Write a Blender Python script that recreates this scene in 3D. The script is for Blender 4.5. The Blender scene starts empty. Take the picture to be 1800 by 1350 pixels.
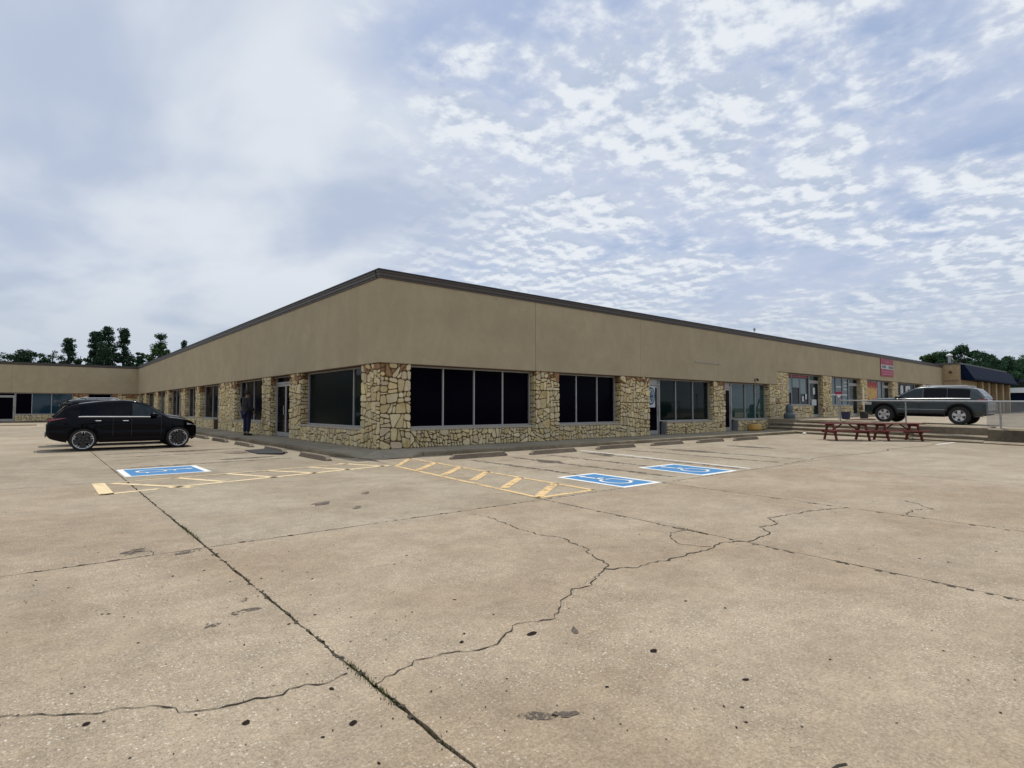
import bpy, math, random
import numpy as np
from mathutils import Vector, Matrix
from math import pi, sin, cos, tan, atan2, sqrt, radians
random.seed(7)
S = bpy.context.scene
COL = S.collection

# ------------------------------------------------------------------ camera
CAM = Vector((-8.10645, -16.01762, 1.42))
YAW, PITCH = .8734, .0412
cam = bpy.data.cameras.new("camera"); cam.sensor_width = 36; cam.lens = 19.906
cam.clip_start = .05; cam.clip_end = 2000
camo = bpy.data.objects.new("camera", cam); COL.objects.link(camo)
fwd = Vector((cos(YAW)*cos(PITCH), sin(YAW)*cos(PITCH), sin(PITCH)))
camo.location = CAM; camo.rotation_euler = fwd.to_track_quat('-Z', 'Y').to_euler()
S.camera = camo

# ------------------------------------------------------------------ light, sky, exposure
to_sun = Vector((1.42, 1.78, 5.6)).normalized()
SUN_EL = math.asin(to_sun.z); SUN_AZ = atan2(to_sun.x, to_sun.y)
sl = bpy.data.lights.new("sun", 'SUN'); sl.energy = 2.9; sl.angle = radians(.6); sl.color = (1, .955, .88)
so = bpy.data.objects.new("sun", sl); COL.objects.link(so)
so.rotation_euler = to_sun.to_track_quat('Z', 'Y').to_euler(); so.location = (0, 0, 60)
S.view_settings.view_transform = 'Standard'; S.view_settings.look = 'None'
S.view_settings.exposure = 0; S.view_settings.gamma = 1; S.view_settings.use_curve_mapping = False
S.render.engine = 'CYCLES'
S.cycles.max_bounces = 6; S.cycles.diffuse_bounces = 3; S.cycles.glossy_bounces = 4; S.cycles.caustics_reflective = False

W = bpy.data.worlds.new("World"); S.world = W; W.use_nodes = True
nt = W.node_tree; N = nt.nodes; L = nt.links; N.clear()
def wn(t, **k):
    n = N.new(t)
    for a, b in k.items(): setattr(n, a, b)
    return n
def wmath(op, a, b=None, c=None, clamp=False):
    n = wn('ShaderNodeMath', operation=op, use_clamp=clamp)
    for i, v in enumerate((a, b, c)):
        if v is None: continue
        if isinstance(v, (int, float)): n.inputs[i].default_value = v
        else: L.new(v, n.inputs[i])
    return n.outputs[0]
def wmap(v, a, b, c=0., d=1., smooth=True):
    n = wn('ShaderNodeMapRange', interpolation_type='SMOOTHSTEP' if smooth else 'LINEAR')
    L.new(v, n.inputs[0])
    for i, x in enumerate((a, b, c, d)): n.inputs[i+1].default_value = x
    return n.outputs[0]
def wmix(f, a, b):
    n = wn('ShaderNodeMix', data_type='RGBA')
    if isinstance(f, float): n.inputs[0].default_value = f
    else: L.new(f, n.inputs[0])
    for s, v in ((6, a), (7, b)):
        if isinstance(v, tuple): n.inputs[s].default_value = (*v, 1)
        else: L.new(v, n.inputs[s])
    return n.outputs[2]
out = wn('ShaderNodeOutputWorld'); bg = wn('ShaderNodeBackground'); bg.inputs[1].default_value = .1
sky = wn('ShaderNodeTexSky', sky_type='NISHITA'); sky.sun_disc = False
sky.sun_elevation = SUN_EL; sky.sun_rotation = SUN_AZ; sky.air_density = 1.2; sky.dust_density = 2.0; sky.ozone_density = 2.0
tc = wn('ShaderNodeTexCoord'); sp = wn('ShaderNodeSeparateXYZ'); L.new(tc.outputs['Generated'], sp.inputs[0])
dz = wmath('ADD', wmath('MAXIMUM', sp.outputs[2], 0.), .13)
cx_ = wmath('DIVIDE', sp.outputs[0], dz); cy_ = wmath('DIVIDE', sp.outputs[1], dz)
cmb = wn('ShaderNodeCombineXYZ'); L.new(cx_, cmb.inputs[0]); L.new(cy_, cmb.inputs[1])
P2 = cmb.outputs[0]
def wnoise(scale, detail=6., rough=.55, dist=0., vec=None, sc=(1, 1, 1), rot=0., loc=(0, 0, 0)):
    m = wn('ShaderNodeMapping'); L.new(vec or P2, m.inputs[0]); m.inputs['Scale'].default_value = sc
    m.inputs['Rotation'].default_value = (0, 0, rot); m.inputs['Location'].default_value = loc
    n = wn('ShaderNodeTexNoise'); L.new(m.outputs[0], n.inputs['Vector'])
    n.inputs['Scale'].default_value = scale; n.inputs['Detail'].default_value = detail
    n.inputs['Roughness'].default_value = rough; n.inputs['Distortion'].default_value = dist
    return n.outputs[0]
# the right side of the sky (seen from the lot) holds broken altocumulus, the left side a smooth veil
side = wmath('ADD', wmath('MULTIPLY', sp.outputs[0], .766), wmath('MULTIPLY', sp.outputs[1], -.643))
sidew = wmath('ADD', side, wmath('MULTIPLY', wmath('SUBTRACT', wnoise(1.3, 3., loc=(3, 1, 0)), .5), .55))
right = wmap(sidew, -.30, -.02)
veil = wmap(wmath('ADD', wmath('MULTIPLY', wnoise(1.5, 5., .48, .25, sc=(1, .55, 1), rot=.7, loc=(1.3, .2, 0)), .62), wmath('MULTIPLY', wnoise(.75, 3., .5, .1, loc=(4.3, 1.2, 0)), .38)), .40, .565)
thin = wmap(wnoise(1.9, 6., .55, .2, sc=(1, .6, 1), rot=.5, loc=(8, 2, 0)), .34, .62)
puff_big = wmap(wnoise(1.25, 4., .5, .15, loc=(.7, 4.1, 0)), .34, .60)
def puffn(dx, dy, det): return wmath('ADD', wmath('MULTIPLY', wnoise(4.7, det, .58, .15, loc=(2+dx, dy, 0)), .70), wmath('MULTIPLY', wnoise(15., 6., .6, .1, loc=(1+dx, dy, 0)), .30))
puff = puffn(0, 0, 9.); puff_s = puffn(.030, .038, 5.)
thr = wmath('ADD', puff, wmath('MULTIPLY', wmath('SUBTRACT', puff_big, .50), .20))
puffm = wmap(thr, .455, .60); puffsoft = wmap(thr, .36, .54)
shade = wmap(wmath('ADD', wmath('MULTIPLY', wmath('SUBTRACT', puff, puff_s), 1.), wmath('MULTIPLY', puff, .25)), .05, .21)
blue = wmix(.55, sky.outputs[0], (2.8, 4.05, 6.7))
leftc = wmix(veil, (4.75, 5.5, 6.95), (7.3, 7.8, 8.5))
rightc = wmix(wmath('ADD', wmath('MULTIPLY', thin, .55), .30), blue, (5.5, 6.15, 7.7))
rightc = wmix(wmath('MULTIPLY', puffsoft, .62), rightc, (6.4, 6.95, 8.1))
ccol = wmix(shade, (5.0, 5.75, 7.1), (8.2, 8.6, 9.1))
low = wmap(sp.outputs[2], .02, .24, 1., 0.)
rightc = wmix(wmath('MULTIPLY', puffm, wmath('SUBTRACT', .95, wmath('MULTIPLY', low, .35))), rightc, ccol)
c1 = wmix(right, leftc, rightc)
c2 = wmix(wmath('MULTIPLY', low, .72), c1, (4.75, 5.45, 6.3))
L.new(c2, bg.inputs[0]); L.new(bg.outputs[0], out.inputs[0])

# ------------------------------------------------------------------ helpers: materials
def newmat(name):
    m = bpy.data.materials.new(name); m.use_nodes = True
    t = m.node_tree; b = t.nodes['Principled BSDF']
    return m, t, b
def mat(name, col, rough=.7, metal=0., spec=.5, bump=0., bscale=30., var=0., vscale=3., coat=0., emit=None, stretch=None):
    m, t, b = newmat(name)
    b.inputs['Base Color'].default_value = (*col, 1); b.inputs['Roughness'].default_value = rough
    b.inputs['Metallic'].default_value = metal; b.inputs['Specular IOR Level'].default_value = spec
    b.inputs['Coat Weight'].default_value = coat; b.inputs['Coat Roughness'].default_value = .03
    if emit: b.inputs['Emission Color'].default_value = (*emit, 1); b.inputs['Emission Strength'].default_value = 1
    if bump or var:
        tcn = t.nodes.new('ShaderNodeTexCoord'); src = tcn.outputs['Object']
        if stretch:
            mp = t.nodes.new('ShaderNodeMapping'); mp.inputs['Scale'].default_value = stretch
            t.links.new(src, mp.inputs[0]); src = mp.outputs[0]
    if var:
        n = t.nodes.new('ShaderNodeTexNoise'); n.inputs['Scale'].default_value = vscale; n.inputs['Detail'].default_value = 8
        n.inputs['Roughness'].default_value = .65
        t.links.new(src, n.inputs['Vector'])
        r = t.nodes.new('ShaderNodeMapRange'); t.links.new(n.outputs[0], r.inputs[0])
        r.inputs[1].default_value = .3; r.inputs[2].default_value = .7; r.inputs[3].default_value = 1-var; r.inputs[4].default_value = 1+var
        h = t.nodes.new('ShaderNodeHueSaturation'); h.inputs['Color'].default_value = (*col, 1)
        t.links.new(r.outputs[0], h.inputs['Value']); t.links.new(h.outputs[0], b.inputs['Base Color'])
    if bump:
        n = t.nodes.new('ShaderNodeTexNoise'); n.inputs['Scale'].default_value = bscale; n.inputs['Detail'].default_value = 6
        t.links.new(src, n.inputs['Vector'])
        bp = t.nodes.new('ShaderNodeBump'); bp.inputs['Strength'].default_value = bump; bp.inputs['Distance'].default_value = .02
        t.links.new(n.outputs[0], bp.inputs['Height']); t.links.new(bp.outputs[0], b.inputs['Normal'])
    return m

class NT:
    """small node graph helper for the richer materials"""
    def __init__(s, name):
        s.m, s.t, s.b = newmat(name); s.tc = s.t.nodes.new('ShaderNodeTexCoord').outputs['Object']
    def lk(s, v, i):
        if isinstance(v, (int, float)): i.default_value = v
        elif isinstance(v, tuple): i.default_value = (*v, 1) if len(v) == 3 and i.type == 'RGBA' else v
        else: s.t.links.new(v, i)
    def noise(s, sc, det=6, ro=.6, dist=0, stretch=None, vec=None, w=None):
        v = vec or s.tc
        if stretch:
            mp = s.t.nodes.new('ShaderNodeMapping'); mp.inputs['Scale'].default_value = stretch; s.t.links.new(v, mp.inputs[0]); v = mp.outputs[0]
        n = s.t.nodes.new('ShaderNodeTexNoise')
        n.inputs['Scale'].default_value = sc; n.inputs['Detail'].default_value = det; n.inputs['Roughness'].default_value = ro; n.inputs['Distortion'].default_value = dist
        s.t.links.new(v, n.inputs['Vector']); return n.outputs[0]
    def vor(s, sc, feat='F1', out='Distance', rnd=1.):
        n = s.t.nodes.new('ShaderNodeTexVoronoi'); n.feature = feat; n.inputs['Scale'].default_value = sc; n.inputs['Randomness'].default_value = rnd
        s.t.links.new(s.tc, n.inputs['Vector']); return n.outputs
    def rng(s, v, a, b, c=0., d=1.):
        n = s.t.nodes.new('ShaderNodeMapRange'); n.interpolation_type = 'SMOOTHSTEP'
        s.lk(v, n.inputs[0])
        for i, x in enumerate((a, b, c, d)): n.inputs[i+1].default_value = x
        return n.outputs[0]
    def math(s, op, a, b=None):
        n = s.t.nodes.new('ShaderNodeMath'); n.operation = op; s.lk(a, n.inputs[0])
        if b is not None: s.lk(b, n.inputs[1])
        return n.outputs[0]
    def mix(s, f, a, b, mode='MIX'):
        n = s.t.nodes.new('ShaderNodeMix'); n.data_type = 'RGBA'; n.blend_type = mode
        s.lk(f, n.inputs[0])
        for i, v in ((6, a), (7, b)):
            if isinstance(v, tuple): n.inputs[i].default_value = (*v, 1)
            else: s.t.links.new(v, n.inputs[i])
        return n.outputs[2]
    def bump(s, h, st=.3, dist=.01):
        n = s.t.nodes.new('ShaderNodeBump'); n.inputs['Strength'].default_value = st; n.inputs['Distance'].default_value = dist
        s.t.links.new(h, n.inputs['Height']); s.t.links.new(n.outputs[0], s.b.inputs['Normal'])
    def fin(s, col, rough=.85, spec=.3):
        s.t.links.new(col, s.b.inputs['Base Color']); s.lk(rough, s.b.inputs['Roughness']); s.b.inputs['Specular IOR Level'].default_value = spec
        return s.m

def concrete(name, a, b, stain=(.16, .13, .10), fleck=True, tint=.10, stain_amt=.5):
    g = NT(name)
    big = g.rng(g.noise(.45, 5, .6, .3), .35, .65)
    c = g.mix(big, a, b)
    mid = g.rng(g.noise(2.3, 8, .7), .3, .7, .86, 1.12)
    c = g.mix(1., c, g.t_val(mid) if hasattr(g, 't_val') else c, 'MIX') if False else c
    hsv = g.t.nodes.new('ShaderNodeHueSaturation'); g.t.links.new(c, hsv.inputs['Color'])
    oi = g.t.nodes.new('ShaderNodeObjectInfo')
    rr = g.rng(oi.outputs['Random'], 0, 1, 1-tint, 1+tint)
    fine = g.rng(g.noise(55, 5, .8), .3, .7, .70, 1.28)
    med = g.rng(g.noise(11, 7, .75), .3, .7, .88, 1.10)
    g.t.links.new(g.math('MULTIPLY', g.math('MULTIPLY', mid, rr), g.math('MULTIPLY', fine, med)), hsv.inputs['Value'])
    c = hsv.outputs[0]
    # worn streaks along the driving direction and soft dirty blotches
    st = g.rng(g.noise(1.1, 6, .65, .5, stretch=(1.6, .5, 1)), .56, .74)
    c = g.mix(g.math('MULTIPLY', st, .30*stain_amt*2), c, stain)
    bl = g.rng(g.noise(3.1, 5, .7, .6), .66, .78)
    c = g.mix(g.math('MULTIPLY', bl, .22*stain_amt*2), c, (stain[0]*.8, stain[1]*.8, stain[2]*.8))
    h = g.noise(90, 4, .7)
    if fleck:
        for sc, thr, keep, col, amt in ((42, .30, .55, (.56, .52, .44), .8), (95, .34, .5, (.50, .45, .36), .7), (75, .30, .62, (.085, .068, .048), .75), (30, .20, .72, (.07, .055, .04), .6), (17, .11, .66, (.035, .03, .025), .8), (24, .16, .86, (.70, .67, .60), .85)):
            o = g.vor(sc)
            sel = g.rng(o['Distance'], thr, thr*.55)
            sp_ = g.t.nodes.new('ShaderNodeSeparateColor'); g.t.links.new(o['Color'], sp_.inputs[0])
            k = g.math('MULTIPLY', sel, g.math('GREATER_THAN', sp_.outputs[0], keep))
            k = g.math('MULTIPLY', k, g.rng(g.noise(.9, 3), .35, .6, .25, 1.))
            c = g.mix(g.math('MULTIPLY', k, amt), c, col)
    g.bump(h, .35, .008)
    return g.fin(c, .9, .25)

def worn_paint(name, col, under, wear=.52, rough=.7):
    g = NT(name)
    c = g.mix(g.rng(g.noise(6, 5, .6), .3, .7), tuple(x*.88 for x in col), col)
    n = g.math('ADD', g.math('MULTIPLY', g.noise(38, 6, .75), .55), g.math('MULTIPLY', g.noise(4.5, 4, .6), .45))
    k = g.rng(n, wear, wear+.07)
    tr = g.t.nodes.new('ShaderNodeBsdfTransparent'); mx = g.t.nodes.new('ShaderNodeMixShader')
    g.fin(c, rough, .3)
    g.t.links.new(k, mx.inputs[0]); g.t.links.new(g.b.outputs[0], mx.inputs[1]); g.t.links.new(tr.outputs[0], mx.inputs[2])
    g.t.links.new(mx.outputs[0], g.t.nodes['Material Output'].inputs[0])
    return g.m

def stucco():
    g = NT('stucco')
    c = g.mix(g.rng(g.noise(.35, 4, .6), .3, .7), (.392, .326, .214), (.430, .359, .239))
    v = g.rng(g.noise(1.3, 7, .65, .4, stretch=(1, 1, .8)), .35, .72, .94, 1.05)
    dr = g.rng(g.noise(3.2, 5, .7, .1, stretch=(1, 1, .10)), .60, .78)
    sz = g.t.nodes.new('ShaderNodeSeparateXYZ'); g.t.links.new(g.tc, sz.inputs[0])
    c = g.mix(g.math('MULTIPLY', g.math('MULTIPLY', dr, g.rng(sz.outputs[2], 3.6, 5.45)), .22), c, (.22, .18, .12))
    f = g.rng(g.noise(45, 4, .7), .3, .7, .90, 1.10)
    h = g.t.nodes.new('ShaderNodeHueSaturation'); g.t.links.new(c, h.inputs['Color']); g.t.links.new(g.math('MULTIPLY', v, f), h.inputs['Value'])
    g.bump(g.noise(70, 5, .7), .5, .01)
    return g.fin(h.outputs[0], .92, .2)

def stone_mat(name, a, b, c3):
    g = NT(name)
    c = g.mix(g.rng(g.noise(5, 6, .7), .35, .65), a, b)
    c = g.mix(g.rng(g.noise(1.7, 5, .6, .5), .55, .7), c, c3)
    f = g.rng(g.noise(40, 6, .75), .3, .7, .78, 1.2)
    oi = g.t.nodes.new('ShaderNodeObjectInfo')
    f = g.math('MULTIPLY', f, g.rng(oi.outputs['Random'], 0, 1, .85, 1.12))
    h = g.t.nodes.new('ShaderNodeHueSaturation'); g.t.links.new(c, h.inputs['Color']); g.t.links.new(f, h.inputs['Value'])
    g.bump(g.noise(22, 7, .7), .7, .03)
    return g.fin(h.outputs[0], .9, .2)

M = dict(
    lot=concrete('lot_concrete', (.292, .236, .166), (.352, .298, .218), tint=.11, stain_amt=.4),
    lotn=concrete('worn_lot_concrete', (.280, .218, .150), (.332, .270, .193), tint=.06, stain_amt=.28),
    walk=concrete('sidewalk_concrete', (.25, .22, .16), (.31, .275, .205), fleck=False, tint=.05),
    kerb=concrete('kerb_concrete', (.17, .14, .09), (.26, .22, .155), fleck=False, tint=.07),
    stop=concrete('stop_concrete', (.18, .145, .105), (.27, .225, .17), fleck=False, tint=.12),
    dark_conc=concrete('shade_and_kerb_concrete', (.10, .085, .062), (.20, .17, .125), fleck=False, tint=.05),  # riser and wall faces with their shade put into the colour; also the far kerb
    dirt=mat('joint_dirt', (.055, .045, .03), .95, var=.4, vscale=20, bump=.5),
    crack=mat('crack_dirt', (.028, .022, .015), .95, var=.35, vscale=25),
    grass=mat('far_ground', (.09, .10, .05), .95, var=.3, vscale=.3),
    stucco=stucco(),
    coping=mat('coping_metal', (.088, .076, .070), .5, spec=.3, var=.08, vscale=3),
    coping_dark=mat('coping_dark', (.028, .03, .034), .5),
    mortar=mat('mortar', (.12, .078, .044), .95, var=.3, vscale=14, bump=.4),
    sill=mat('sill_concrete', (.36, .32, .25), .8, var=.15, vscale=9, bump=.2),
    alu=mat('aluminium', (.37, .365, .35), .5, metal=.3, var=.06),
    alu_d=mat('aluminium_dull', (.22, .23, .24), .5, metal=.2),
    glass=mat('dark_glass', (.0015, .0012, .0045), .12, spec=.025),
    glass2=mat('grey_glass', (.004, .010, .009), .05, spec=.12),
    glass3=mat('teal_glass', (.016, .05, .046), .02, spec=.5),
    glass5=mat('film_glass', (.006, .010, .010), .2, spec=.02),
    glass4=mat('blue_glass', (.01, .035, .055), .04, spec=.5),
    inner=mat('interior_dark', (.02, .02, .02), .9),
    roof=mat('roof_membrane', (.25, .24, .22), .9, var=.1),
    brown=mat('header_wood', (.11, .065, .035), .8, var=.25, vscale=10),
    white=mat('white_paint', (.72, .72, .69), .6),
    paper=mat('paper', (.52, .55, .56), .7),
    red=mat('sign_red', (.30, .025, .06), .5, var=.1),
    pink=mat('sign_pink', (.56, .20, .27), .5),
    black=mat('black_plastic', (.012, .012, .014), .5),
    rubber=mat('tyre_rubber', (.016, .016, .017), .85, bump=.2),
    chrome=mat('chrome', (.92, .92, .92), .22, metal=1.),
    rim=mat('alloy', (.60, .60, .61), .38, metal=.75),
    rim_d=mat('alloy_dark', (.03, .03, .032), .4),
    carblack=mat('black_car_paint', (.001, .001, .003), .08, spec=.13, coat=.06),
    cargrey=mat('grey_green_car_paint', (.030, .043, .047), .25, metal=.35, coat=.4),
    cardark=mat('charcoal_car_paint', (.009, .011, .014), .25, metal=.2, coat=.3),
    carglass=mat('car_glass', (.002, .002, .006), .02, spec=.15),
    carglass2=mat('car_glass_front', (.006, .017, .026), .02, spec=.35),
    tail=mat('tail_lamp', (.22, .008, .012), .15, coat=1.),
    lamp=mat('lamp_lens', (.5, .5, .48), .1, coat=1.),
    wood_red=mat('red_stained_wood', (.14, .022, .018), .65, var=.3, vscale=12, bump=.2, stretch=(1, 1, 6)),
    plank=mat('raw_plank', (.55, .42, .27), .8, var=.2, vscale=6),
    steel=mat('galvanised_steel', (.34, .35, .36), .42, metal=.7, var=.15, vscale=5),
    p_yel=worn_paint('faded_yellow_paint', (.70, .49, .24), None, .515),
    p_yel2=worn_paint('pale_yellow_paint', (.74, .58, .34), None, .548),
    p_white=worn_paint('white_line_paint', (.76, .76, .72), None, .60),
    p_blue=worn_paint('blue_paint', (.045, .20, .42), None, .585),
    brick=mat('tan_brick', (.36, .27, .155), .85, var=.22, vscale=3.5, bump=.3),
    brick_d=mat('brown_brick', (.17, .12, .085), .85, var=.2, vscale=3),
    navy=mat('navy_shingle', (.003, .009, .028), .8, spec=.12, var=.25, vscale=2),
    bark=mat('bark', (.07, .05, .035), .9),
    leaf_pine=mat('pine_foliage', (.028, .060, .030), .8, spec=.2, var=.3, vscale=1.5),
    leaf_dark=mat('dark_foliage', (.032, .078, .036), .7, spec=.2, var=.35, vscale=1.2),
    leaf_mid=mat('green_foliage', (.055, .105, .03), .7, spec=.2, var=.3, vscale=1.2),
    leaf_grey=mat('sparse_foliage', (.085, .10, .075), .8, spec=.2, var=.3, vscale=1.2),
    moss=mat('moss', (.085, .10, .028), .9, var=.4, vscale=12),
    tar=mat('tar_spot', (.022, .016, .014), .95, spec=.05),
    oil=worn_paint('oil_stain', (.10, .08, .062), None, .475),
    skin=mat('skin', (.20, .12, .085), .7), hair=mat('hair', (.012, .01, .008), .7),
    jacket=mat('black_jacket', (.008, .008, .010), .8), jeans=mat('dark_jeans', (.006, .008, .038), .9), shoe=mat('shoe', (.012, .012, .014), .6),
    yellow=mat('yellow_glaze', (.50, .30, .07), .5), bluegrey=mat('blue_grey_metal', (.085, .115, .13), .5),
    navyplastic=mat('navy_plastic', (.012, .014, .06), .5),
)
STONES = [stone_mat('stone_buff', (.60, .48, .26), (.68, .56, .32), (.50, .38, .17)),
          stone_mat('stone_cream', (.62, .52, .32), (.70, .60, .38), (.54, .44, .24)),
          stone_mat('stone_grey', (.53, .45, .28), (.60, .52, .34), (.45, .37, .21)),
          stone_mat('stone_gold', (.56, .44, .22), (.62, .50, .28), (.46, .34, .15)),
          stone_mat('stone_pink', (.54, .43, .28), (.60, .50, .34), (.46, .36, .22))]
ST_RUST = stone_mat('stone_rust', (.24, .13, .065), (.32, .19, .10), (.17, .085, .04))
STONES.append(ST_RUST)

# ------------------------------------------------------------------ helpers: meshes and objects
class MB:
    def __init__(s): s.v = []; s.f = []; s.mi = []
    def add(s, vs, fs, mi=0):
        o = len(s.v); s.v += [tuple(v) for v in vs]; s.f += [tuple(i+o for i in f) for f in fs]; s.mi += [mi]*len(fs); return s
    def box(s, x0, x1, y0, y1, z0, z1, mi=0):
        vs = [(x, y, z) for x in (x0, x1) for y in (y0, y1) for z in (z0, z1)]
        return s.add(vs, [(0, 1, 3, 2), (4, 6, 7, 5), (0, 4, 5, 1), (2, 3, 7, 6), (0, 2, 6, 4), (1, 5, 7, 3)], mi)
    def prism(s, bot, top, mi=0, cap_b=True):
        n = len(bot); fs = [(i, (i+1) % n, n+(i+1) % n, n+i) for i in range(n)]
        fs.append(tuple(range(n, 2*n)))
        if cap_b: fs.append(tuple(reversed(range(n))))
        return s.add(list(bot)+list(top), fs, mi)
    def flat(s, pts, z=None, mi=0):
        pts = [(p[0], p[1], z if z is not None else p[2]) for p in pts]
        return s.add(pts, [tuple(range(len(pts)))], mi)
    def tube(s, path, r, seg=8, mi=0, cap=True):
        path = [Vector(p) for p in path]; rs = r if isinstance(r, (list, tuple)) else [r]*len(path)
        vs = []; n = len(path); up0 = None
        for i, p in enumerate(path):
            t = (path[min(i+1, n-1)]-path[max(i-1, 0)]).normalized()
            a = Vector((0, 0, 1)) if abs(t.z) < .9 else Vector((1, 0, 0))
            if up0 is not None: a = up0
            u = t.cross(a).normalized(); w = u.cross(t).normalized(); up0 = w
            for k in range(seg):
                th = 2*pi*k/seg; vs.append(p+(u*cos(th)+w*sin(th))*rs[i])
        fs = [(i*seg+k, i*seg+(k+1) % seg, (i+1)*seg+(k+1) % seg, (i+1)*seg+k) for i in range(n-1) for k in range(seg)]
        if cap: fs += [tuple(range(seg)), tuple((n-1)*seg+k for k in reversed(range(seg)))]
        return s.add(vs, fs, mi)
    def lathe(s, prof, seg=20, c=(0, 0, 0), axis='z', mi=0):
        vs = []
        for (r, h) in prof:
            for k in range(seg):
                a = 2*pi*k/seg; x, y = r*cos(a), r*sin(a)
                v = (x, y, h) if axis == 'z' else ((x, h, y) if axis == 'y' else (h, x, y))
                vs.append((v[0]+c[0], v[1]+c[1], v[2]+c[2]))
        n = len(prof)
        fs = [(i*seg+k, i*seg+(k+1) % seg, (i+1)*seg+(k+1) % seg, (i+1)*seg+k) for i in range(n-1) for k in range(seg)]
        return s.add(vs, fs, mi)
    def grid(s, rows, mi=0, closed=False):
        n = len(rows[0]); vs = [p for r in rows for p in r]; fs = []
        for i in range(len(rows)-1):
            for k in range(n if closed else n-1):
                fs.append((i*n+k, i*n+(k+1) % n, (i+1)*n+(k+1) % n, (i+1)*n+k))
        return s.add(vs, fs, mi)
    def map(s, fn): s.v = [fn(*p) for p in s.v]; return s
    def build(s, name, mats, parent=None, smooth=False, bevel=0., kind=None, ang=40):
        me = bpy.data.meshes.new(name); me.from_pydata([tuple(v) for v in s.v], [], s.f)
        if not isinstance(mats, (list, tuple)): mats = [mats]
        for m_ in mats: me.materials.append(m_)
        if len(mats) > 1: me.polygons.foreach_set('material_index', s.mi)
        me.update()
        if smooth:
            me.polygons.foreach_set('use_smooth', [True]*len(me.polygons))
            try: me.set_sharp_from_angle(angle=radians(ang))
            except Exception: pass
        o = bpy.data.objects.new(name, me); COL.objects.link(o)
        if parent: o.parent = parent
        if bevel:
            b = o.modifiers.new('bevel', 'BEVEL'); b.width = bevel; b.segments = 2; b.limit_method = 'ANGLE'
        if kind: o['kind'] = kind
        return o
def tag(o, label=None, cat=None, group=None, kind=None):
    if label: o['label'] = label
    if cat: o['category'] = cat
    if group: o['group'] = group
    if kind: o['kind'] = kind
    return o
def empty(name, loc=(0, 0, 0), rz=0., label=None, cat=None, group=None):
    o = bpy.data.objects.new(name, None); COL.objects.link(o); o.location = loc; o.rotation_euler = (0, 0, rz); o.empty_display_size = .2
    return tag(o, label, cat, group)
def copy_tree(o, parent=None):
    c = o.copy(); COL.objects.link(c); c.parent = parent
    for ch in list(o.children): copy_tree(ch, c)
    return c
def plain(name, parent=None, kind='structure'):
    o = bpy.data.objects.new(name, None); COL.objects.link(o)
    if parent: o.parent = parent
    if kind: o['kind'] = kind
    return o

# ------------------------------------------------------------------ ground
gr = MB().flat([(-700, -700), (900, -700), (900, 900), (-700, 900)], -.30).build('ground', M['grass'], kind='structure')
lotp = plain('parking_lot')
MB().flat([(-60, -60), (40, -60), (40, 80), (-60, 80)], -.045).build('joint_soil', M['dirt'], lotp)
def jag(a, b, step, amp, rng):
    a = Vector(a); b = Vector(b); n = max(1, int((b-a).length/step)); t = (b-a).normalized(); nn = Vector((-t.y, t.x)); off = 0; pts = []
    for i in range(n):
        off = off*.6+rng.uniform(-amp, amp); p = a.lerp(b, i/n)
        pts.append(p+nn*(0 if i == 0 else off))
    return pts
def slab(poly, seed, name='concrete_slab', top=0., near=True, m='lot', parent=None, thick=.10, gap=.009):
    rng = random.Random(seed); cen = sum((Vector(p) for p in poly), Vector((0, 0)))/len(poly); pts = []
    ins = []
    n = len(poly)
    for i in range(n):      # inset polygon by the joint half width
        p0, p1, p2 = Vector(poly[i-1]), Vector(poly[i]), Vector(poly[(i+1) % n])
        n1 = Vector((-(p1-p0).y, (p1-p0).x)).normalized(); n2 = Vector((-(p2-p1).y, (p2-p1).x)).normalized()
        bis = (n1+n2); k = gap/max(.3, 1+n1.dot(n2)); ins.append(p1+bis*k)
    for i in range(n): pts += jag(ins[i], ins[(i+1) % n],   .05 if near else 1.5, .0065 if near else .003, rng)
    return MB().prism([(p.x, p.y, top-thick) for p in pts], [(p.x, p.y, top) for p in pts]).build(name, M[m], parent or lotp)
XS = [-58, -48, -38, -29.5, -20.4, -11.3, -6.75]
YS = [-58, -44, -30, -23, -16.4, -9.58, -2.85, 5.2, 12.5, 20, 28, 36, 44, 54.6]
sd = 0
def quad(x0, x1, y0, y1): return [(x0, y0), (x1, y0), (x1, y1), (x0, y1)]
for j in range(len(YS)-1):
    for i in range(len(XS)-1):
        sd += 1; nr = XS[i] >= -12 and -24 < YS[j] < 4
        slab(quad(XS[i], XS[i+1], YS[j], YS[j+1]), sd, near=nr, gap=.009, m='lotn' if nr and YS[j] < -3 else 'lot')
# column next to the left facade
for j in range(6, len(YS)-1):
    sd += 1; slab(quad(-6.75, -1.25, YS[j], YS[j+1]), sd, near=YS[j] < 4)
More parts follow.
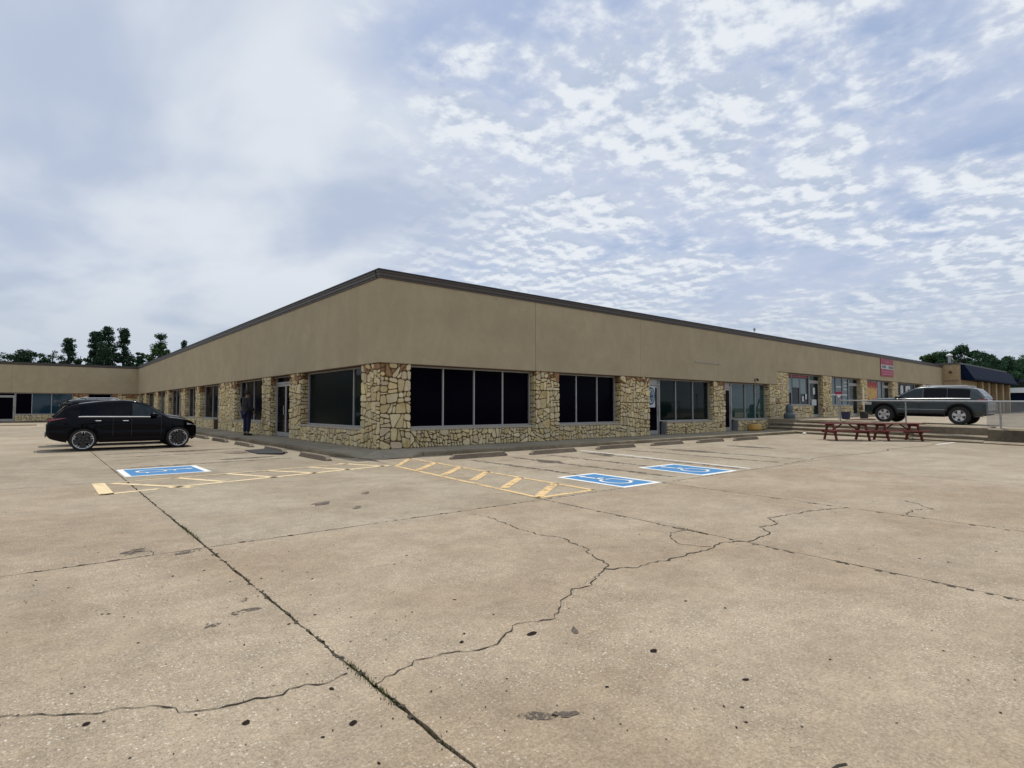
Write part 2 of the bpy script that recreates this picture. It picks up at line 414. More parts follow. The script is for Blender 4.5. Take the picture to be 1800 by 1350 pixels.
# in front of the camera and along the right facade
XR = {0: [-6.75, -2.15, .8, 6.4, 13, 20]}
slab([(-6.75, -9.58), (-2.1, -9.58), (-1.3, -2.85), (-6.75, -2.85)], 301)
slab([(-2.1, -9.58), (6.2, -9.58), (5.7, -1.4), (-1.0, -1.4), (-1.3, -2.85)], 302)
slab([(6.2, -9.58), (13.3, -9.58), (13.3, -1.4), (5.7, -1.4)], 303, gap=.008)
slab([(13.3, -9.58), (21.0, -9.58), (23.9, -2.2), (23.9, -1.4), (13.3, -1.4)], 304, gap=.006)
def xl(base, y): return base+(y+9.58)*.075
for a, (bL, bR) in enumerate([(-6.75, -2.08), (-2.08, .98), (.98, 6.2), (6.2, 13.3), (13.3, 26)]):
    for (y0, y1) in [(-16.4, -9.58), (-23, -16.4), (-30, -23), (-44, -30)]:
        sd += 1
        l = (lambda y: bL) if a == 0 else (lambda y, b=bL: xl(b, y)); r = lambda y, b=bR: xl(b, y)
        if a == 4:
            if y0 == -16.4: slab([(l(y0), y0), (18.4, y0), (21.0, -9.58), (l(y1), y1)], sd, near=True)
            else: slab([(l(y0), y0), (30, y0), (30, y1), (l(y1), y1)], sd, near=False)
        else: slab([(l(y0), y0), (r(y0), y0), (r(y1), y1), (l(y1), y1)], sd, near=y0 > -24, m='lot' if a == 3 else 'lotn')

# cracks: thin dirt-filled breaks in the slabs
def ribbon(mb, pts, wd, z, rng=None, mi=0, sub=True):
    P = [Vector(p) for p in pts]
    if rng:
        Q = [P[0]]
        for a, b in zip(P, P[1:]):
            n = max(2, int((b-a).length/.04)); t = (b-a).normalized(); nn = Vector((-t.y, t.x)); off = 0
            for i in range(1, n+1):
                off = off*.7+rng.gauss(0, .016); k = sin(pi*i/n)
                Q.append(a.lerp(b, i/n)+nn*off*min(1, k*2.5))
        P = Q
    vs = []
    for i, p in enumerate(P):
        t = (P[min(i+1, len(P)-1)]-P[max(i-1, 0)])
        t = t.normalized() if t.length > 1e-6 else Vector((1, 0)); nn = Vector((-t.y, t.x))
        w = wd*.5*(rng.choice([.35, .5, .7, .9, 1.2]) if rng else 1.)
        vs += [(*(p+nn*w), z), (*(p-nn*w), z)]
    fs = [(2*i, 2*i+1, 2*i+3, 2*i+2) for i in range(len(P)-1)]
    mb.add(vs, fs, mi)
CR = [
 [(-6.74, -13.3), (-6.4, -13.2), (-6.05, -13.31), (-5.7, -13.15), (-5.35, -13.18), (-4.9, -12.9), (-4.6, -12.85), (-4.25, -12.67), (-3.99, -12.84), (-3.5, -12.85), (-3.07, -12.89), (-2.6, -12.82), (-2.32, -12.98), (-1.75, -12.95), (-1.5, -12.7), (-1.2, -12.75), (-.9, -12.5), (.2, -12.7), (.74, -12.87)],
 [(-3.67, -9.78), (-3.6, -10.3), (-3.75, -10.9), (-3.72, -11.72), (-3.95, -12.2), (-4.15, -12.64), (-4.25, -12.67)],
 [(-2.3, -12.26), (-2.55, -12.2), (-2.72, -12.3), (-2.86, -12.45)],
 [(-2.86, -12.45), (-2.95, -12.62), (-2.8, -12.85)],
 [(-11.2, -12.6), (-9.5, -12.3), (-8.6, -12.6), (-8.2, -12.47), (-7.73, -12.77), (-7.49, -13.0), (-7.18, -13.09), (-6.8, -13.09)],
 [(6.2, -9.5), (9.2, -9.25), (11.2, -9.55), (13.1, -9.7), (14.2, -9.4), (16.6, -9.8), (18.9, -9.71)],
 [(.75, -13.59), (1.2, -13.5), (1.5, -13.7), (2.06, -13.2)],
 [(-7.34, -9.31), (-7.2, -9.45), (-7.22, -9.58)],
 [(-6.1, -14.9), (-5.6, -15.1)]]
rg = random.Random(3)
cm = MB()
CR = [CR[0][:8], CR[0][7:]]+CR[1:]
for i, c in enumerate(CR): ribbon(cm, c, (.0105, .018, .013, .013, .013, .0105, .026, .016, .012, .01)[i], .004, rg)
tag(cm.build('slab_cracks', M['crack']), 'thin dirt-filled cracks wandering across the concrete slabs', 'crack', kind='stuff')

# spalled edges of the joints (dark chips)
jm = MB()
def chips(a, b, n, r0, r1, spread):
    a = Vector(a); b = Vector(b); t = (b-a).normalized(); nn = Vector((-t.y, t.x))
    for _ in range(n):
        p = a.lerp(b, rg.random())+nn*rg.gauss(0, spread); r = rg.uniform(r0, r1); k = rg.randint(5, 7); ph = rg.random()*6
        jm.flat([(p.x+t.x*cos(ph+2*pi*i/k)*r*1.9*rg.uniform(.6, 1.2)+nn.x*sin(ph+2*pi*i/k)*r, p.y+t.y*cos(ph+2*pi*i/k)*r*1.9+nn.y*sin(ph+2*pi*i/k)*r*rg.uniform(.6, 1.2)) for i in range(k)], .0035)
chips((-6.75, -15.8), (-6.75, -2.9), 190, .004, .014, .009)
chips((-6.75, -9.58), (6.2, -9.58), 90, .008, .022, .012)
chips((-11.3, -9.58), (-6.75, -9.58), 40, .006, .018, .010)
chips((-2.1, -9.58), (-2.6, -16), 60, .006, .020, .012)
chips((.95, -9.58), (.45, -16), 40, .006, .020, .012)
chips((-6.75, -2.85), (-1.3, -2.85), 40, .008, .02, .012)
tag(jm.build('joint_chips', M['dirt']), 'dark broken chips along the joints between concrete slabs', 'chips', kind='stuff')

# tar and gum spots
tm = MB(); rt = random.Random(11)
def blob(mb, x, y, r, z, el=1.6, ang=None, rr=rt):
    k = rr.randint(7, 10); ph = rr.random()*6 if ang is None else ang; c, s_ = cos(ph), sin(ph); pts = []
    for i in range(k):
        a = 2*pi*i/k; q = rr.uniform(.6, 1.15); u, v = cos(a)*r*el*q, sin(a)*r*q; pts.append((x+u*c-v*s_, y+u*s_+v*c))
    mb.flat(pts, z)
for _ in range(2600):
    d = rt.uniform(1.5, 15)**1.0; a = YAW+rt.uniform(-.85, .85); x = CAM.x+d*cos(a); y = CAM.y+d*sin(a)
    if y > -2.2 and x > -1.9: continue
    r = rt.choice([.0025, .0025, .003, .004, .005, .006, .006, .008, .011 if rt.random() < .5 else .005])
    if rt.random() < (.25 if x < -6 and y < -9 else .72): continue
    blob(tm, x, y, r*(.62+d*.045), .0035)
for x, y, r in [(-5.69, -13.33, .030), (-6.98, -13.56, .018), (-5.31, -13.97, .022), (-5.24, -14.49, .016), (-6.93, -13.2, .014), (-7.9, -12.8, .018), (-7.35, -13.25, .018), (-6.1, -13.15, .014)]: blob(tm, x, y, r, .004, 1.3)
tag(tm.build('tar_spots', M['tar']), 'small black tar and gum spots scattered over the concrete', 'spots', kind='stuff')
om = MB()
for x, y, r, el, an in [(-5.45, -13.47, .022, 3.2, .9), (-6.95, -11.75, .06, 1.8, .2), (-6.9, -9.68, .07, 2.2, .1), (-7.35, -9.3, .10, 1.7, .3), (-6.32, -14.04, .045, 2.4, -.7), (-6.2, -14.12, .03, 2.4, -.6), (-4.85, -7.74, .14, 1.7, .9), (-3.9, -7.2, .09, 2, 1), (-4.6, -8.4, .07, 2, .8),
                        (5.0, -4.7, .42, 1.8, 1.2), (2.2, -5.2, .30, 2.2, 1.3), (8.2, -5.6, .4, 2.6, 1.4), (11.5, -6, .4, 2.6, 1.4), (-2.9, 3.0, .3, 3, .1), (-3.6, 1.0, .25, 3, .1), (-4.3, 5.0, .35, 3, 0), (-7.2, -11.9, .03, 2, .2), (-6.9, -11.5, .03, 2, .9)]:
    blob(om, x, y, r, .003, el, an)
for (x0, y0, x1, y1, w_) in [(.9, -3.6, .6, -9.2, .22), (2.3, -3.6, 1.9, -9.2, .24), (3.6, -3.7, 3.1, -9.0, .22), (5.1, -3.7, 4.4, -9.3, .2), (7.0, -3.8, 6.6, -9.2, .22), (8.4, -3.8, 8.0, -9.2, .22), (-2.6, .2, -6.4, .0, .2), (-2.6, 3.6, -6.4, 3.5, .22), (-2.7, 5.2, -6.5, 5.0, .22)]: ribbon(om, [(x0+(x1-x0)*i/12, y0+(y1-y0)*i/12+.0*i) for i in range(13)], w_, .0025, random.Random(int(x0*7)), 0)
tag(om.build('oil_stains', M['oil']), 'dark oily patches and tyre tracks on the parking bays', 'stains', kind='stuff')
# moss and weeds in the joints
mm = MB(); rw = random.Random(5)
def weeds(a, b, n, hgt):
    a = Vector(a); b = Vector(b); t = (b-a).normalized(); nn = Vector((-t.y, t.x))
    for _ in range(n):
        p = a.lerp(b, rw.random())+nn*rw.gauss(0, .012); an = rw.random()*6.3; h = rw.uniform(.3, 1)*hgt; w = rw.uniform(.003, .008); l = rw.uniform(.2, 1.1)*h
        dx, dy = cos(an), sin(an)
        mm.add([(p.x-dy*w, p.y+dx*w, -.03), (p.x+dy*w, p.y-dx*w, -.03), (p.x+dx*l, p.y+dy*l, h)], [(0, 1, 2)])
for a, b, n, h in [((-6.75, -13.55), (-6.75, -12.95), 420, .022), ((-6.75, -14.3), (-6.75, -13.55), 120, .014), ((-6.75, -12.9), (-6.75, -11.3), 160, .013), ((-6.75, -9.2), (-6.75, -8.2), 260, .03), ((-6.75, -8.0), (-6.75, -3), 120, .02), ((-2.33, -12.5), (-2.25, -12.1), 120, .02),
                   ((-2.1, -9.58), (1, -9.58), 120, .015), ((-6.75, -9.58), (-2.1, -9.58), 80, .012), ((-7.4, -13.03), (-6.9, -13.1), 90, .012), ((-4.9, -12.9), (-4.5, -12.8), 60, .012)]: weeds(a, b, n, h)
tag(mm.build('joint_weeds', M['moss']), 'green moss and tiny weeds growing in the slab joints', 'weeds', kind='stuff')

# ------------------------------------------------------------------ painted markings
def pt(name, polys, m, z, label, cat, group=None):
    mb = MB()
    for p in polys: mb.flat(p, z)
    return tag(mb.build(name, M[m]), label, cat, group)
def bar(a, b, w):
    a = Vector(a); b = Vector(b); t = (b-a).normalized(); n = Vector((-t.y, t.x))*w/2
    return [a+n, a-n, b-n, b+n]
hl = [bar((-7.0, -3.08), (-5.97, -4.63), .14), bar((-5.95, -2.85), (-5.31, -4.2), .14), bar((-4.95, -2.79), (-4.36, -4.1), .14), bar((-4.1, -2.75), (-3.42, -3.95), .14), bar((-3.13, -2.6), (-2.59, -3.8), .14), bar((-2.25, -2.2), (-1.62, -3.6), .14),
      bar((-6.9, -2.98), (-1.5, -2.35), .07), bar((-7.3, -4.66), (-6.45, -4.47), .13), bar((-6.3, -4.43), (-1.45, -3.42), .14), [(-7.3, -2.92), (-7.3, -4.7), (-7.10, -4.7), (-7.10, -2.92)]]
pt('access_aisle_marking', hl, 'p_yel2', .005, 'pale yellow hatched aisle painted on the concrete near the black SUV', 'road marking')
hr = [bar((-1.45, -3.75), (-2.03, -9.45), .10), bar((-.14, -2.1), (-.76, -9.45), .10), bar((-2.08, -9.42), (-.72, -9.42), .12), bar((-1.45, -3.75), (-.14, -2.1), .12),
      bar((-1.43, -4.74), (-.30, -3.65), .16), bar((-1.55, -5.95), (-.40, -4.9), .16), bar((-1.58, -7.05), (-.45, -6.04), .16), bar((-1.77, -8.24), (-.59, -7.3), .16), bar((-1.95, -9.33), (-.68, -8.4), .16)]
pt('access_aisle_marking', hr, 'p_yel', .005, 'worn orange-yellow hatched aisle painted beside the two blue symbols', 'road marking')
pt('bay_line', [bar((5.62, -3.13), (4.61, -9.45), .10)], 'p_white', .005, 'long white bay line painted right of the blue symbols', 'road marking')
pt('bay_line', [bar((18.2, -9.8), (20.4, -9.9), .12)], 'p_white', .005, 'short white line remnant painted near the picnic tables', 'road marking')
def isa(org, ux, uy, label, half, ln):
    """wheelchair symbol: ux = right of the symbol, uy = up, org = centre"""
    root = empty('accessible_parking_symbol', (org[0], org[1], .004), 0, label, 'parking symbol', 'blue wheelchair symbols on the bays')
    def T(u, v): return (ux[0]*u+uy[0]*v, ux[1]*u+uy[1]*v)
    h, l = half, ln
    b = .10
    brd = MB()
    for (u0, u1, v0, v1) in ((-h, h, -l, -l+b*1.2), (-h, h, l-b*1.2, l), (-h, -h+b, -l+b*1.2, l-b*1.2), (h-b, h, -l+b*1.2, l-b*1.2)):
        brd.flat([T(u0, v0), T(u1, v0), T(u1, v1), T(u0, v1)], 0)
    brd.build('white_border', M['p_white'], root)
    MB().flat([T(-h+b, -l+b*1.2), T(h-b, -l+b*1.2), T(h-b, l-b*1.2), T(-h+b, l-b*1.2)], 0).build('blue_panel', M['p_blue'], root)
    g = MB(); z = .005; s = l/.95
    k = 14
    g.flat([T(.0+.075*cos(2*pi*i/k)-.10, .62*s+.085*sin(2*pi*i/k)) for i in range(k)], z)            # head
    def rib(pts, w):
        ribbon(g, [T(*p) for p in pts], w, z)
    rib([(-.10, .52*s), (-.06, .02*s)], .085)      # torso
    rib([(-.09, .26*s), (.14, .24*s)], .05)        # arm
    rib([(-.07, .03*s), (.17, .03*s), (.27, -.42*s), (.35, -.40*s)], .06)   # thigh, leg, foot
    rib([(-.04+.27*cos(a), -.26*s+.33*s*sin(a)) for a in np.linspace(radians(118), radians(352), 22)], .06)  # wheel
    g.build('wheelchair_figure', M['white'], root)
    return root
isa((-5.9, -1.22), (0, -1), (1, 0), 'blue and white wheelchair symbol painted in the bay beside the black SUV', .86, .80)
isa((.50, -8.66), (1, 0), (.075, 1), 'bright blue wheelchair symbol next to the orange hatched aisle', .56, .93)
isa((3.35, -8.58), (1, 0), (.11, 1), 'blue wheelchair symbol with a faded edge beside the long white line', .70, .92)

# ------------------------------------------------------------------ sidewalk and kerb
walk = plain('sidewalk')
def wslab(q, zt, seed, m='walk', name='sidewalk_slab', gap=.006):
    cx = sum(p[0] for p in q)/len(q); cy = sum(p[1] for p in q)/len(q)
    top = []
    for (p, z) in zip(q, zt):
        d = Vector((cx-p[0], cy-p[1])); d = d.normalized()*gap*1.4; top.append((p[0]+d.x, p[1]+d.y, z))
    bot = [(p[0], p[1], -.06) for p in top]
    return MB().prism(bot, top).build(name, M[m], walk)
H = .13
ro = [(.55, -1.66), (1.6, -1.80), (3.3, -1.86), (5.2, -1.92), (7.6, -1.98), (10, -2.06), (12.4, -2.14), (14.8, -2.22), (17.2, -2.28), (19.6, -2.32), (21.6, -2.34), (23.5, -2.35)]
for i in range(len(ro)-1):
    (x0, y0), (x1, y1) = ro[i], ro[i+1]
    wslab([(x0, y0+.16), (x1, y1+.16), (x1, .42), (x0, .42)], [H-.004]*4, i)
    k = MB().prism([(x0+.004, y0, -.06), (x1-.004, y1, -.06), (x1-.004, y1+.155, -.06), (x0+.004, y0+.155, -.06)], [(x0+.004, y0, H-.01), (x1-.004, y1, H-.01), (x1-.004, y1+.155, H), (x0+.004, y0+.155, H)]).build('kerb', M['kerb'], walk, bevel=.018)
lo = [(-1.55, .7), (-1.5, 2.5), (-1.48, 4.8), (-1.5, 7.2), (-1.5, 9.6), (-1.52, 12.2), (-1.55, 15), (-1.58, 18), (-1.6, 22), (-1.6, 27), (-1.6, 33), (-1.6, 40), (-1.6, 47), (-1.6, 53.2)]
for i in range(len(lo)-1):
    (x0, y0), (x1, y1) = lo[i], lo[i+1]
    wslab([(x0+.16, y0), (.42, y0), (.42, y1), (x1+.16, y1)], [H-.004]*4, i)
    MB().prism([(x0, y0+.004, -.06), (x0+.155, y0+.004, -.06), (x1+.155, y1-.004, -.06), (x1, y1-.004, -.06)], [(x0, y0+.004, H-.01), (x0+.155, y0+.004, H), (x1+.155, y1-.004, H), (x1, y1-.004, H-.01)]).build('kerb', M['kerb'], walk, bevel=.018)
# corner ramp
wslab([(-1.39, .7), (-1.34, -.25), (-1.18, -1.15), (-.05, -.05), (.0, .7)], [H-.004, .11, .012, H-.004, H-.004], 90)
wslab([(-1.18, -1.15), (-.82, -1.86), (-.05, -.05)], [.012, .012, H-.004], 91)
wslab([(-.82, -1.86), (-.1, -1.86), (.55, -1.50), (.55, .0), (-.05, -.05)], [.012, .035, H-.004, H-.004, H-.004], 92)
MB().prism([(-1.55, .69, -.06), (-1.52, -.3, -.06), (-1.22, -1.2, -.06), (-1.185, -1.155, -.06), (-1.345, -.25, -.06), (-1.395, .69, -.06)], [(-1.55, .69, H-.01), (-1.52, -.3, .10), (-1.22, -1.2, .01), (-1.185, -1.155, .012), (-1.345, -.25, .112), (-1.395, .69, H)]).build('kerb', M['kerb'], walk)
MB().prism([(-.82, -1.9, -.06), (-.08, -2.02, -.06), (.54, -1.66, -.06), (.54, -1.51, -.06), (-.1, -1.865, -.06), (-.82, -1.865, -.06)], [(-.82, -1.9, .01), (-.08, -2.02, .03), (.54, -1.66, H-.01), (.54, -1.51, H), (-.1, -1.865, .04), (-.82, -1.865, .012)]).build('kerb', M['kerb'], walk)
# walk in front of the far wing
for i, x0 in enumerate(range(-58, -1, 6)):
    wslab([(x0, 53.3), (min(x0+6, -.0), 53.3), (min(x0+6, -.0), 55.2), (x0, 55.2)], [H-.004]*4, 100+i)
    MB().box(x0+.01, min(x0+5.99, -1.6), 53.14, 53.295, -.06, H).build('kerb', M['dark_conc'], walk)

# ------------------------------------------------------------------ upper lot, steps and retaining wall
O2 = Vector((23.55, -2.29)); T2 = Vector((-.362, -.932)); N2 = Vector((.932, -.362))
def F(t, n): p = O2+T2*t+N2*n; return (p.x, p.y)
def zup(y): return .75 if y > -4 else max(.75+(y+4)*.0185, .58)
up = plain('upper_parking_lot')
ups = []
edge = [F(t, .78) for t in (-2.35, -.2, 2, 4, 6)]+[F(t, .62) for t in (6.01, 8, 10, 14, 20, 30)]
def ux_edge(y):
    for (a, b) in zip(edge, edge[1:]):
        if b[1] <= y <= a[1]: return a[0]+(b[0]-a[0])*(y-a[1])/(b[1]-a[1])
    return edge[0][0] if y > edge[0][1] else edge[-1][0]
yy = [.42, -2.1, -4.2, -6.3, -8.4, -10.5, -13, -17, -22, -29.5]
xx = [31, 38, 46, 56, 70, 90, 118]
for j in range(len(yy)-1):
    y1, y0 = yy[j], yy[j+1]
    cols = [None]+xx
    for i in range(len(cols)-1):
        xa0 = ux_edge(y0)+.02 if i == 0 else cols[i]; xa1 = ux_edge(y1)+.02 if i == 0 else cols[i]; xb = cols[i+1]
        xa0 = max(xa0, 15)
        g = .008
        q = [(xa0+g, y0+g, zup(y0)), (xb-g, y0+g, zup(y0)), (xb-g, y1-g, zup(y1)), (xa1+g, y1-g, zup(y1))]
        MB().prism([(a, b, .4) for a, b, c in q], q).build('concrete_slab', M['lot'], up)
# steps: four risers climbing away from the lower lot
steps = empty('concrete_steps', (0, 0, 0), 0, 'long flight of concrete steps up to the higher parking level behind the picnic tables', 'steps')
def stepbox(t0, t1, n0, n1, z0, z1, m, parent, name='step'):
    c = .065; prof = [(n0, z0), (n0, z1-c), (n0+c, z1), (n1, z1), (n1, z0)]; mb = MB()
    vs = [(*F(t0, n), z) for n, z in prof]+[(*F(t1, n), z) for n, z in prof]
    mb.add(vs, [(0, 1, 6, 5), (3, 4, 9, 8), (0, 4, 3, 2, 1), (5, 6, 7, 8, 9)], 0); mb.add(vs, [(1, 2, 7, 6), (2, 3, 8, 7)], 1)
    return mb.build(name, [M[m], M['lot']], parent)  # front faces darker than the tops: backlit shade painted as colour
RISE = [.16, .36, .56]
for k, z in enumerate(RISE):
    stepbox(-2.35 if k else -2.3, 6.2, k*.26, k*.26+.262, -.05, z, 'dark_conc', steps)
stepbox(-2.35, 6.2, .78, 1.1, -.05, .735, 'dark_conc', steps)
wall = empty('retaining_wall', (0, 0, 0), 0, 'low shade-toned concrete retaining wall under the pipe railing at the right', 'wall')
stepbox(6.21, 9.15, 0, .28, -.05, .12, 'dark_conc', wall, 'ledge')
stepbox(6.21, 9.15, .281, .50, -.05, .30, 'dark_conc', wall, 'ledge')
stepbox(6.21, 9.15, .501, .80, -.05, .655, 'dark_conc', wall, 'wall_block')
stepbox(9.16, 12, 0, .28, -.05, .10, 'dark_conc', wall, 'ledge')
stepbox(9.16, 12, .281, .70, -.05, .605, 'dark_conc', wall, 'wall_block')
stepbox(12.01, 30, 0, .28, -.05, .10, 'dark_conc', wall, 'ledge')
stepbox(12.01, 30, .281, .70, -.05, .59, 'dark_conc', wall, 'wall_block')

# ------------------------------------------------------------------ shopping centre
B = empty('shopping_center', (0, 0, 0), 0, 'long tan stucco and fieldstone strip of shops turning a corner', 'building')
WR = lambda s, d, z: (s, -d, z)
WL = lambda s, d, z: (-d, s, z)
WB = lambda s, d, z: (s, 54.8-d, z)
BACK = 'b'
def cut_cells(u0, u1, v0, v1, base, rng, g=.0135):
    # masonry by recursive splitting: every cut leaves a mortar joint
    out_ = []; st = [([(u0+g*.5, v0), (u1-g*.5, v0), (u1-g*.5, v1), (u0+g*.5, v1)], 0)]
    while st:
        P, dep = st.pop(); n = len(P)
        A = abs(sum(P[k-1][0]*P[k][1]-P[k][0]*P[k-1][1] for k in range(n)))/2
        if n < 3 or A < .0009: continue
        w_ = max(p[0] for p in P)-min(p[0] for p in P); h_ = max(p[1] for p in P)-min(p[1] for p in P)
        lim = base*base*rng.choice([.22, .32, .5, .7, .95, 1.25, 1.5])
        if A < lim and max(w_, h_) < base*2.1: out_.append((P, A)); continue
        cx = sum(p[0] for p in P)/n; cy = sum(p[1] for p in P)/n
        t = rng.gauss(0, .16)
        if w_ > h_*1.12: px, py, an = cx+w_*t, cy, pi/2
        elif h_ > w_*1.12: px, py, an = cx, cy+h_*t, 0
        else: px, py, an = cx+w_*t*.6, cy+h_*t*.6, rng.choice([0, pi/2])
        an += rng.gauss(0, .09 if dep < 2 else .20)
        if rng.random() < .09 and dep > 2: an += rng.choice([-.5, .5])
        nx, ny = -sin(an), cos(an)
        for sg_ in (-1, 1):
            Q = []
            for k in range(n):
                a, b = P[k-1], P[k]
                fa = sg_*(nx*(a[0]-px)+ny*(a[1]-py))+g; fb = sg_*(nx*(b[0]-px)+ny*(b[1]-py))+g
                if (fa <= 0) != (fb <= 0): u = fa/(fa-fb); Q.append((a[0]+(b[0]-a[0])*u, a[1]+(b[1]-a[1])*u))
                if fb <= 0: Q.append(b)
            if len(Q) >= 3: st.append((Q, dep+1))
    return out_
STONE_LIST = []      # (distance key, verts, faces, material index)
def stones(u0, u1, v0, v1, wmap_, seed, base=.27, rust=False, warm=0.):
    rng = random.Random(seed)
    for poly, A in cut_cells(u0, u1, v0, v1, base, rng):
        n = len(poly); P = []
        for k in range(n):      # knock the corners off
            a, b, c = poly[k-1], poly[k], poly[(k+1) % n]
            la = sqrt((a[0]-b[0])**2+(a[1]-b[1])**2); lc = sqrt((c[0]-b[0])**2+(c[1]-b[1])**2)
            if min(la, lc) < .025: P.append(b); continue
            cut = min(.045, la*.30, lc*.30); jx, jy = rng.uniform(-.009, .009), rng.uniform(-.009, .009)
            P.append((b[0]+(a[0]-b[0])*cut/la+jx, b[1]+(a[1]-b[1])*cut/la+jy)); P.append((b[0]+(c[0]-b[0])*cut/lc, b[1]+(c[1]-b[1])*cut/lc))
        cu = sum(p[0] for p in P)/len(P); cv = sum(p[1] for p in P)/len(P); h = rng.uniform(.025, .06); sc = rng.uniform(.87, .93); tx, ty = rng.uniform(-.09, .09), rng.uniform(-.10, .10)
        m = len(P)
        bot = [wmap_(u, -.01, v) for u, v in P]
        mid = [wmap_(u, h*.72, v) for u, v in P]
        top = [wmap_(cu+(u-cu)*sc, h+(u-cu)*tx+(v-cv)*ty, cv+(v-cv)*sc) for u, v in P]
        vs = bot+mid+top
        fs = [(i, (i+1) % m, m+(i+1) % m, m+i) for i in range(m)]+[(m+i, m+(i+1) % m, 2*m+(i+1) % m, 2*m+i) for i in range(m)]+[tuple(range(2*m, 3*m))]
        q = wmap_(cu, 0, cv); dist = (Vector(q)-CAM).length
        ws = [4, 3.2, 1.5, 2.2+warm*4, 1.2, .10+warm]
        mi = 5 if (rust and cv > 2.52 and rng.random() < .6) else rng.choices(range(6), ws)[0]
        STONE_LIST.append((sqrt(A)/dist, vs, fs, mi))
def jamb(wm, s, side):
    """maps (u = depth into the wall, v = height) on the side of a pier"""
    return lambda u, d, v: wm(s+side*d, -u, v)
G0, SOF, TOPZ = .13, 2.81, 5.70
def pier(wm, s0, s1, seed, z0=G0, z1=SOF, base=.27, jside=-1, rust=True, warm=0., holder=None):
    p = plain('pier', B, None)
    MB().box(s0+.002, s1-.002, -.40, 0, z0-.1, z1).map(wm).build('mortar_core', M['mortar'], p)
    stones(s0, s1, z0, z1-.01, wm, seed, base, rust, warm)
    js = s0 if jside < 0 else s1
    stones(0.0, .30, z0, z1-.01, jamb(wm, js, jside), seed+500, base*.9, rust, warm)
def sillwall(wm, s0, s1, seed, z0=G0, zt=.67, base=.22, warm=0.):
    p = plain('window_wall', B, None)
    MB().box(s0, s1, -.36, -.002, z0-.1, zt).map(wm).build('mortar_core', M['mortar'], p)
    stones(s0, s1, z0, zt-.005, wm, seed, base, False, warm)
    MB().box(s0+.002, s1-.002, -.30, .045, zt, zt+.08).map(wm).build('sill', M['sill'], p, bevel=.01)
def window(wm, s0, s1, mull, glass='glass', z0=.75, z1=SOF-.03, d=-.27, glasses=None, lab=None):
    w = plain('window', B, None)
    if lab: w['label'] = lab
    fw_ = .05; mb = MB()
    mb.box(s0, s0+fw_, d-.03, d+.06, z0, z1); mb.box(s1-fw_, s1, d-.03, d+.06, z0, z1)
    mb.box(s0+fw_, s1-fw_, d-.03, d+.055, z0, z0+fw_); mb.box(s0+fw_, s1-fw_, d-.03, d+.055, z1-fw_, z1)
    mb.map(wm).build('window_frame', M['alu'], w)
    for x in mull: MB().box(x-.025, x+.025, d-.02, d+.05, z0+fw_, z1-fw_).map(wm).build('mullion', M['alu'], w)
    ed = [s0+fw_]+list(mull)+[s1-fw_]
    for i, (a, b) in enumerate(zip(ed, ed[1:])):
        gm = (glasses[i] if glasses else glass); tl = random.uniform(-.004, .004)
        mb = MB(); mb.box(a+.012, b-.012, d-.012+tl, d+.0+tl, z0+fw_-.01, z1-fw_+.01); mb.map(wm).build('pane', M[gm], w)
    MB().box(s0, s1, d-.02, .055, z1+.002, z1+.03).map(wm).build('soffit_strip', M['brown'], w)
    return w
def door(wm, s0, s1, z0=G0, z1=SOF-.03, ztop=2.46, d=-.27, leafs=1, glass='glass', hs=None, transom='glass', close_stile=.05):
    w = plain('door', B, None); mb = MB(); f_ = .05
    mb.box(s0, s0+f_, d-.03, d+.06, z0, z1); mb.box(s1-f_, s1, d-.03, d+.06, z0, z1); mb.box(s0+f_, s1-f_, d-.03, d+.055, ztop, ztop+.08); mb.box(s0+f_, s1-f_, d-.03, d+.055, z1-.04, z1)
    mb.map(wm).build('door_frame', M['alu'], w)
    MB().box(s0+f_, s1-f_, d-.015, d-.003, ztop+.08, z1-.04).map(wm).build('transom_pane', M[transom], w)
    ws = (s1-s0-2*f_)/leafs
    for k in range(leafs):
        a = s0+f_+k*ws+.006; b = a+ws-.012; mb = MB(); st = .075
        mb.box(a, a+st, d-.02, d+.03, z0+.01, ztop-.01); mb.box(b-st, b, d-.02, d+.03, z0+.01, ztop-.01); mb.box(a+st, b-st, d-.02, d+.03, z0+.01, z0+.20); mb.box(a+st, b-st, d-.02, d+.03, ztop-.11, ztop-.01)
        mb.map(wm).build('door_leaf', M['alu'], w)
        MB().box(a+st-.01, b-st+.01, d-.006, d+.006, z0+.19, ztop-.10).map(wm).build('door_pane', M[glass], w)
        hx = a+st*.5 if (hs or 1) > 0 else b-st*.5
        MB().tube([(hx, d+.03, z0+.95), (hx, d+.10, z0+.97), (hx, d+.10, z0+1.35), (hx, d+.03, z0+1.37)], .016, 6).map(wm).build('door_handle', M['alu'], w)
    return w

# right hand facade -------------------------------------------------
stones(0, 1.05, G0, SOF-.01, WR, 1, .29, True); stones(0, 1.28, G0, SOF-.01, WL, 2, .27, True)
cp = plain('pier', B, None)
MB().prism([(0, 0, .02), (1.05, 0, .02), (1.05, .4, .02), (.4, 1.28, .02), (0, 1.28, .02)], [(0, 0, SOF), (1.05, 0, SOF), (1.05, .4, SOF), (.4, 1.28, SOF), (0, 1.28, SOF)]).build('mortar_core', M['mortar'], cp)
sillwall(WR, 1.05, 6.48, 11); window(WR, 1.08, 6.40, [2.45, 3.75, 5.05], 'glass')
pier(WR, 6.48, 7.73, 12); sillwall(WR, 7.73, 11.5, 13); window(WR, 7.76, 11.42, [8.97, 10.25], 'glass')
pier(WR, 11.5, 13.59, 14); door(WR, 13.6, 14.66, hs=-1, transom='paper')
sillwall(WR, 14.95, 19.12, 15); window(WR, 14.68, 19.05, [16.05, 17.55], 'glass2', z0=.75)
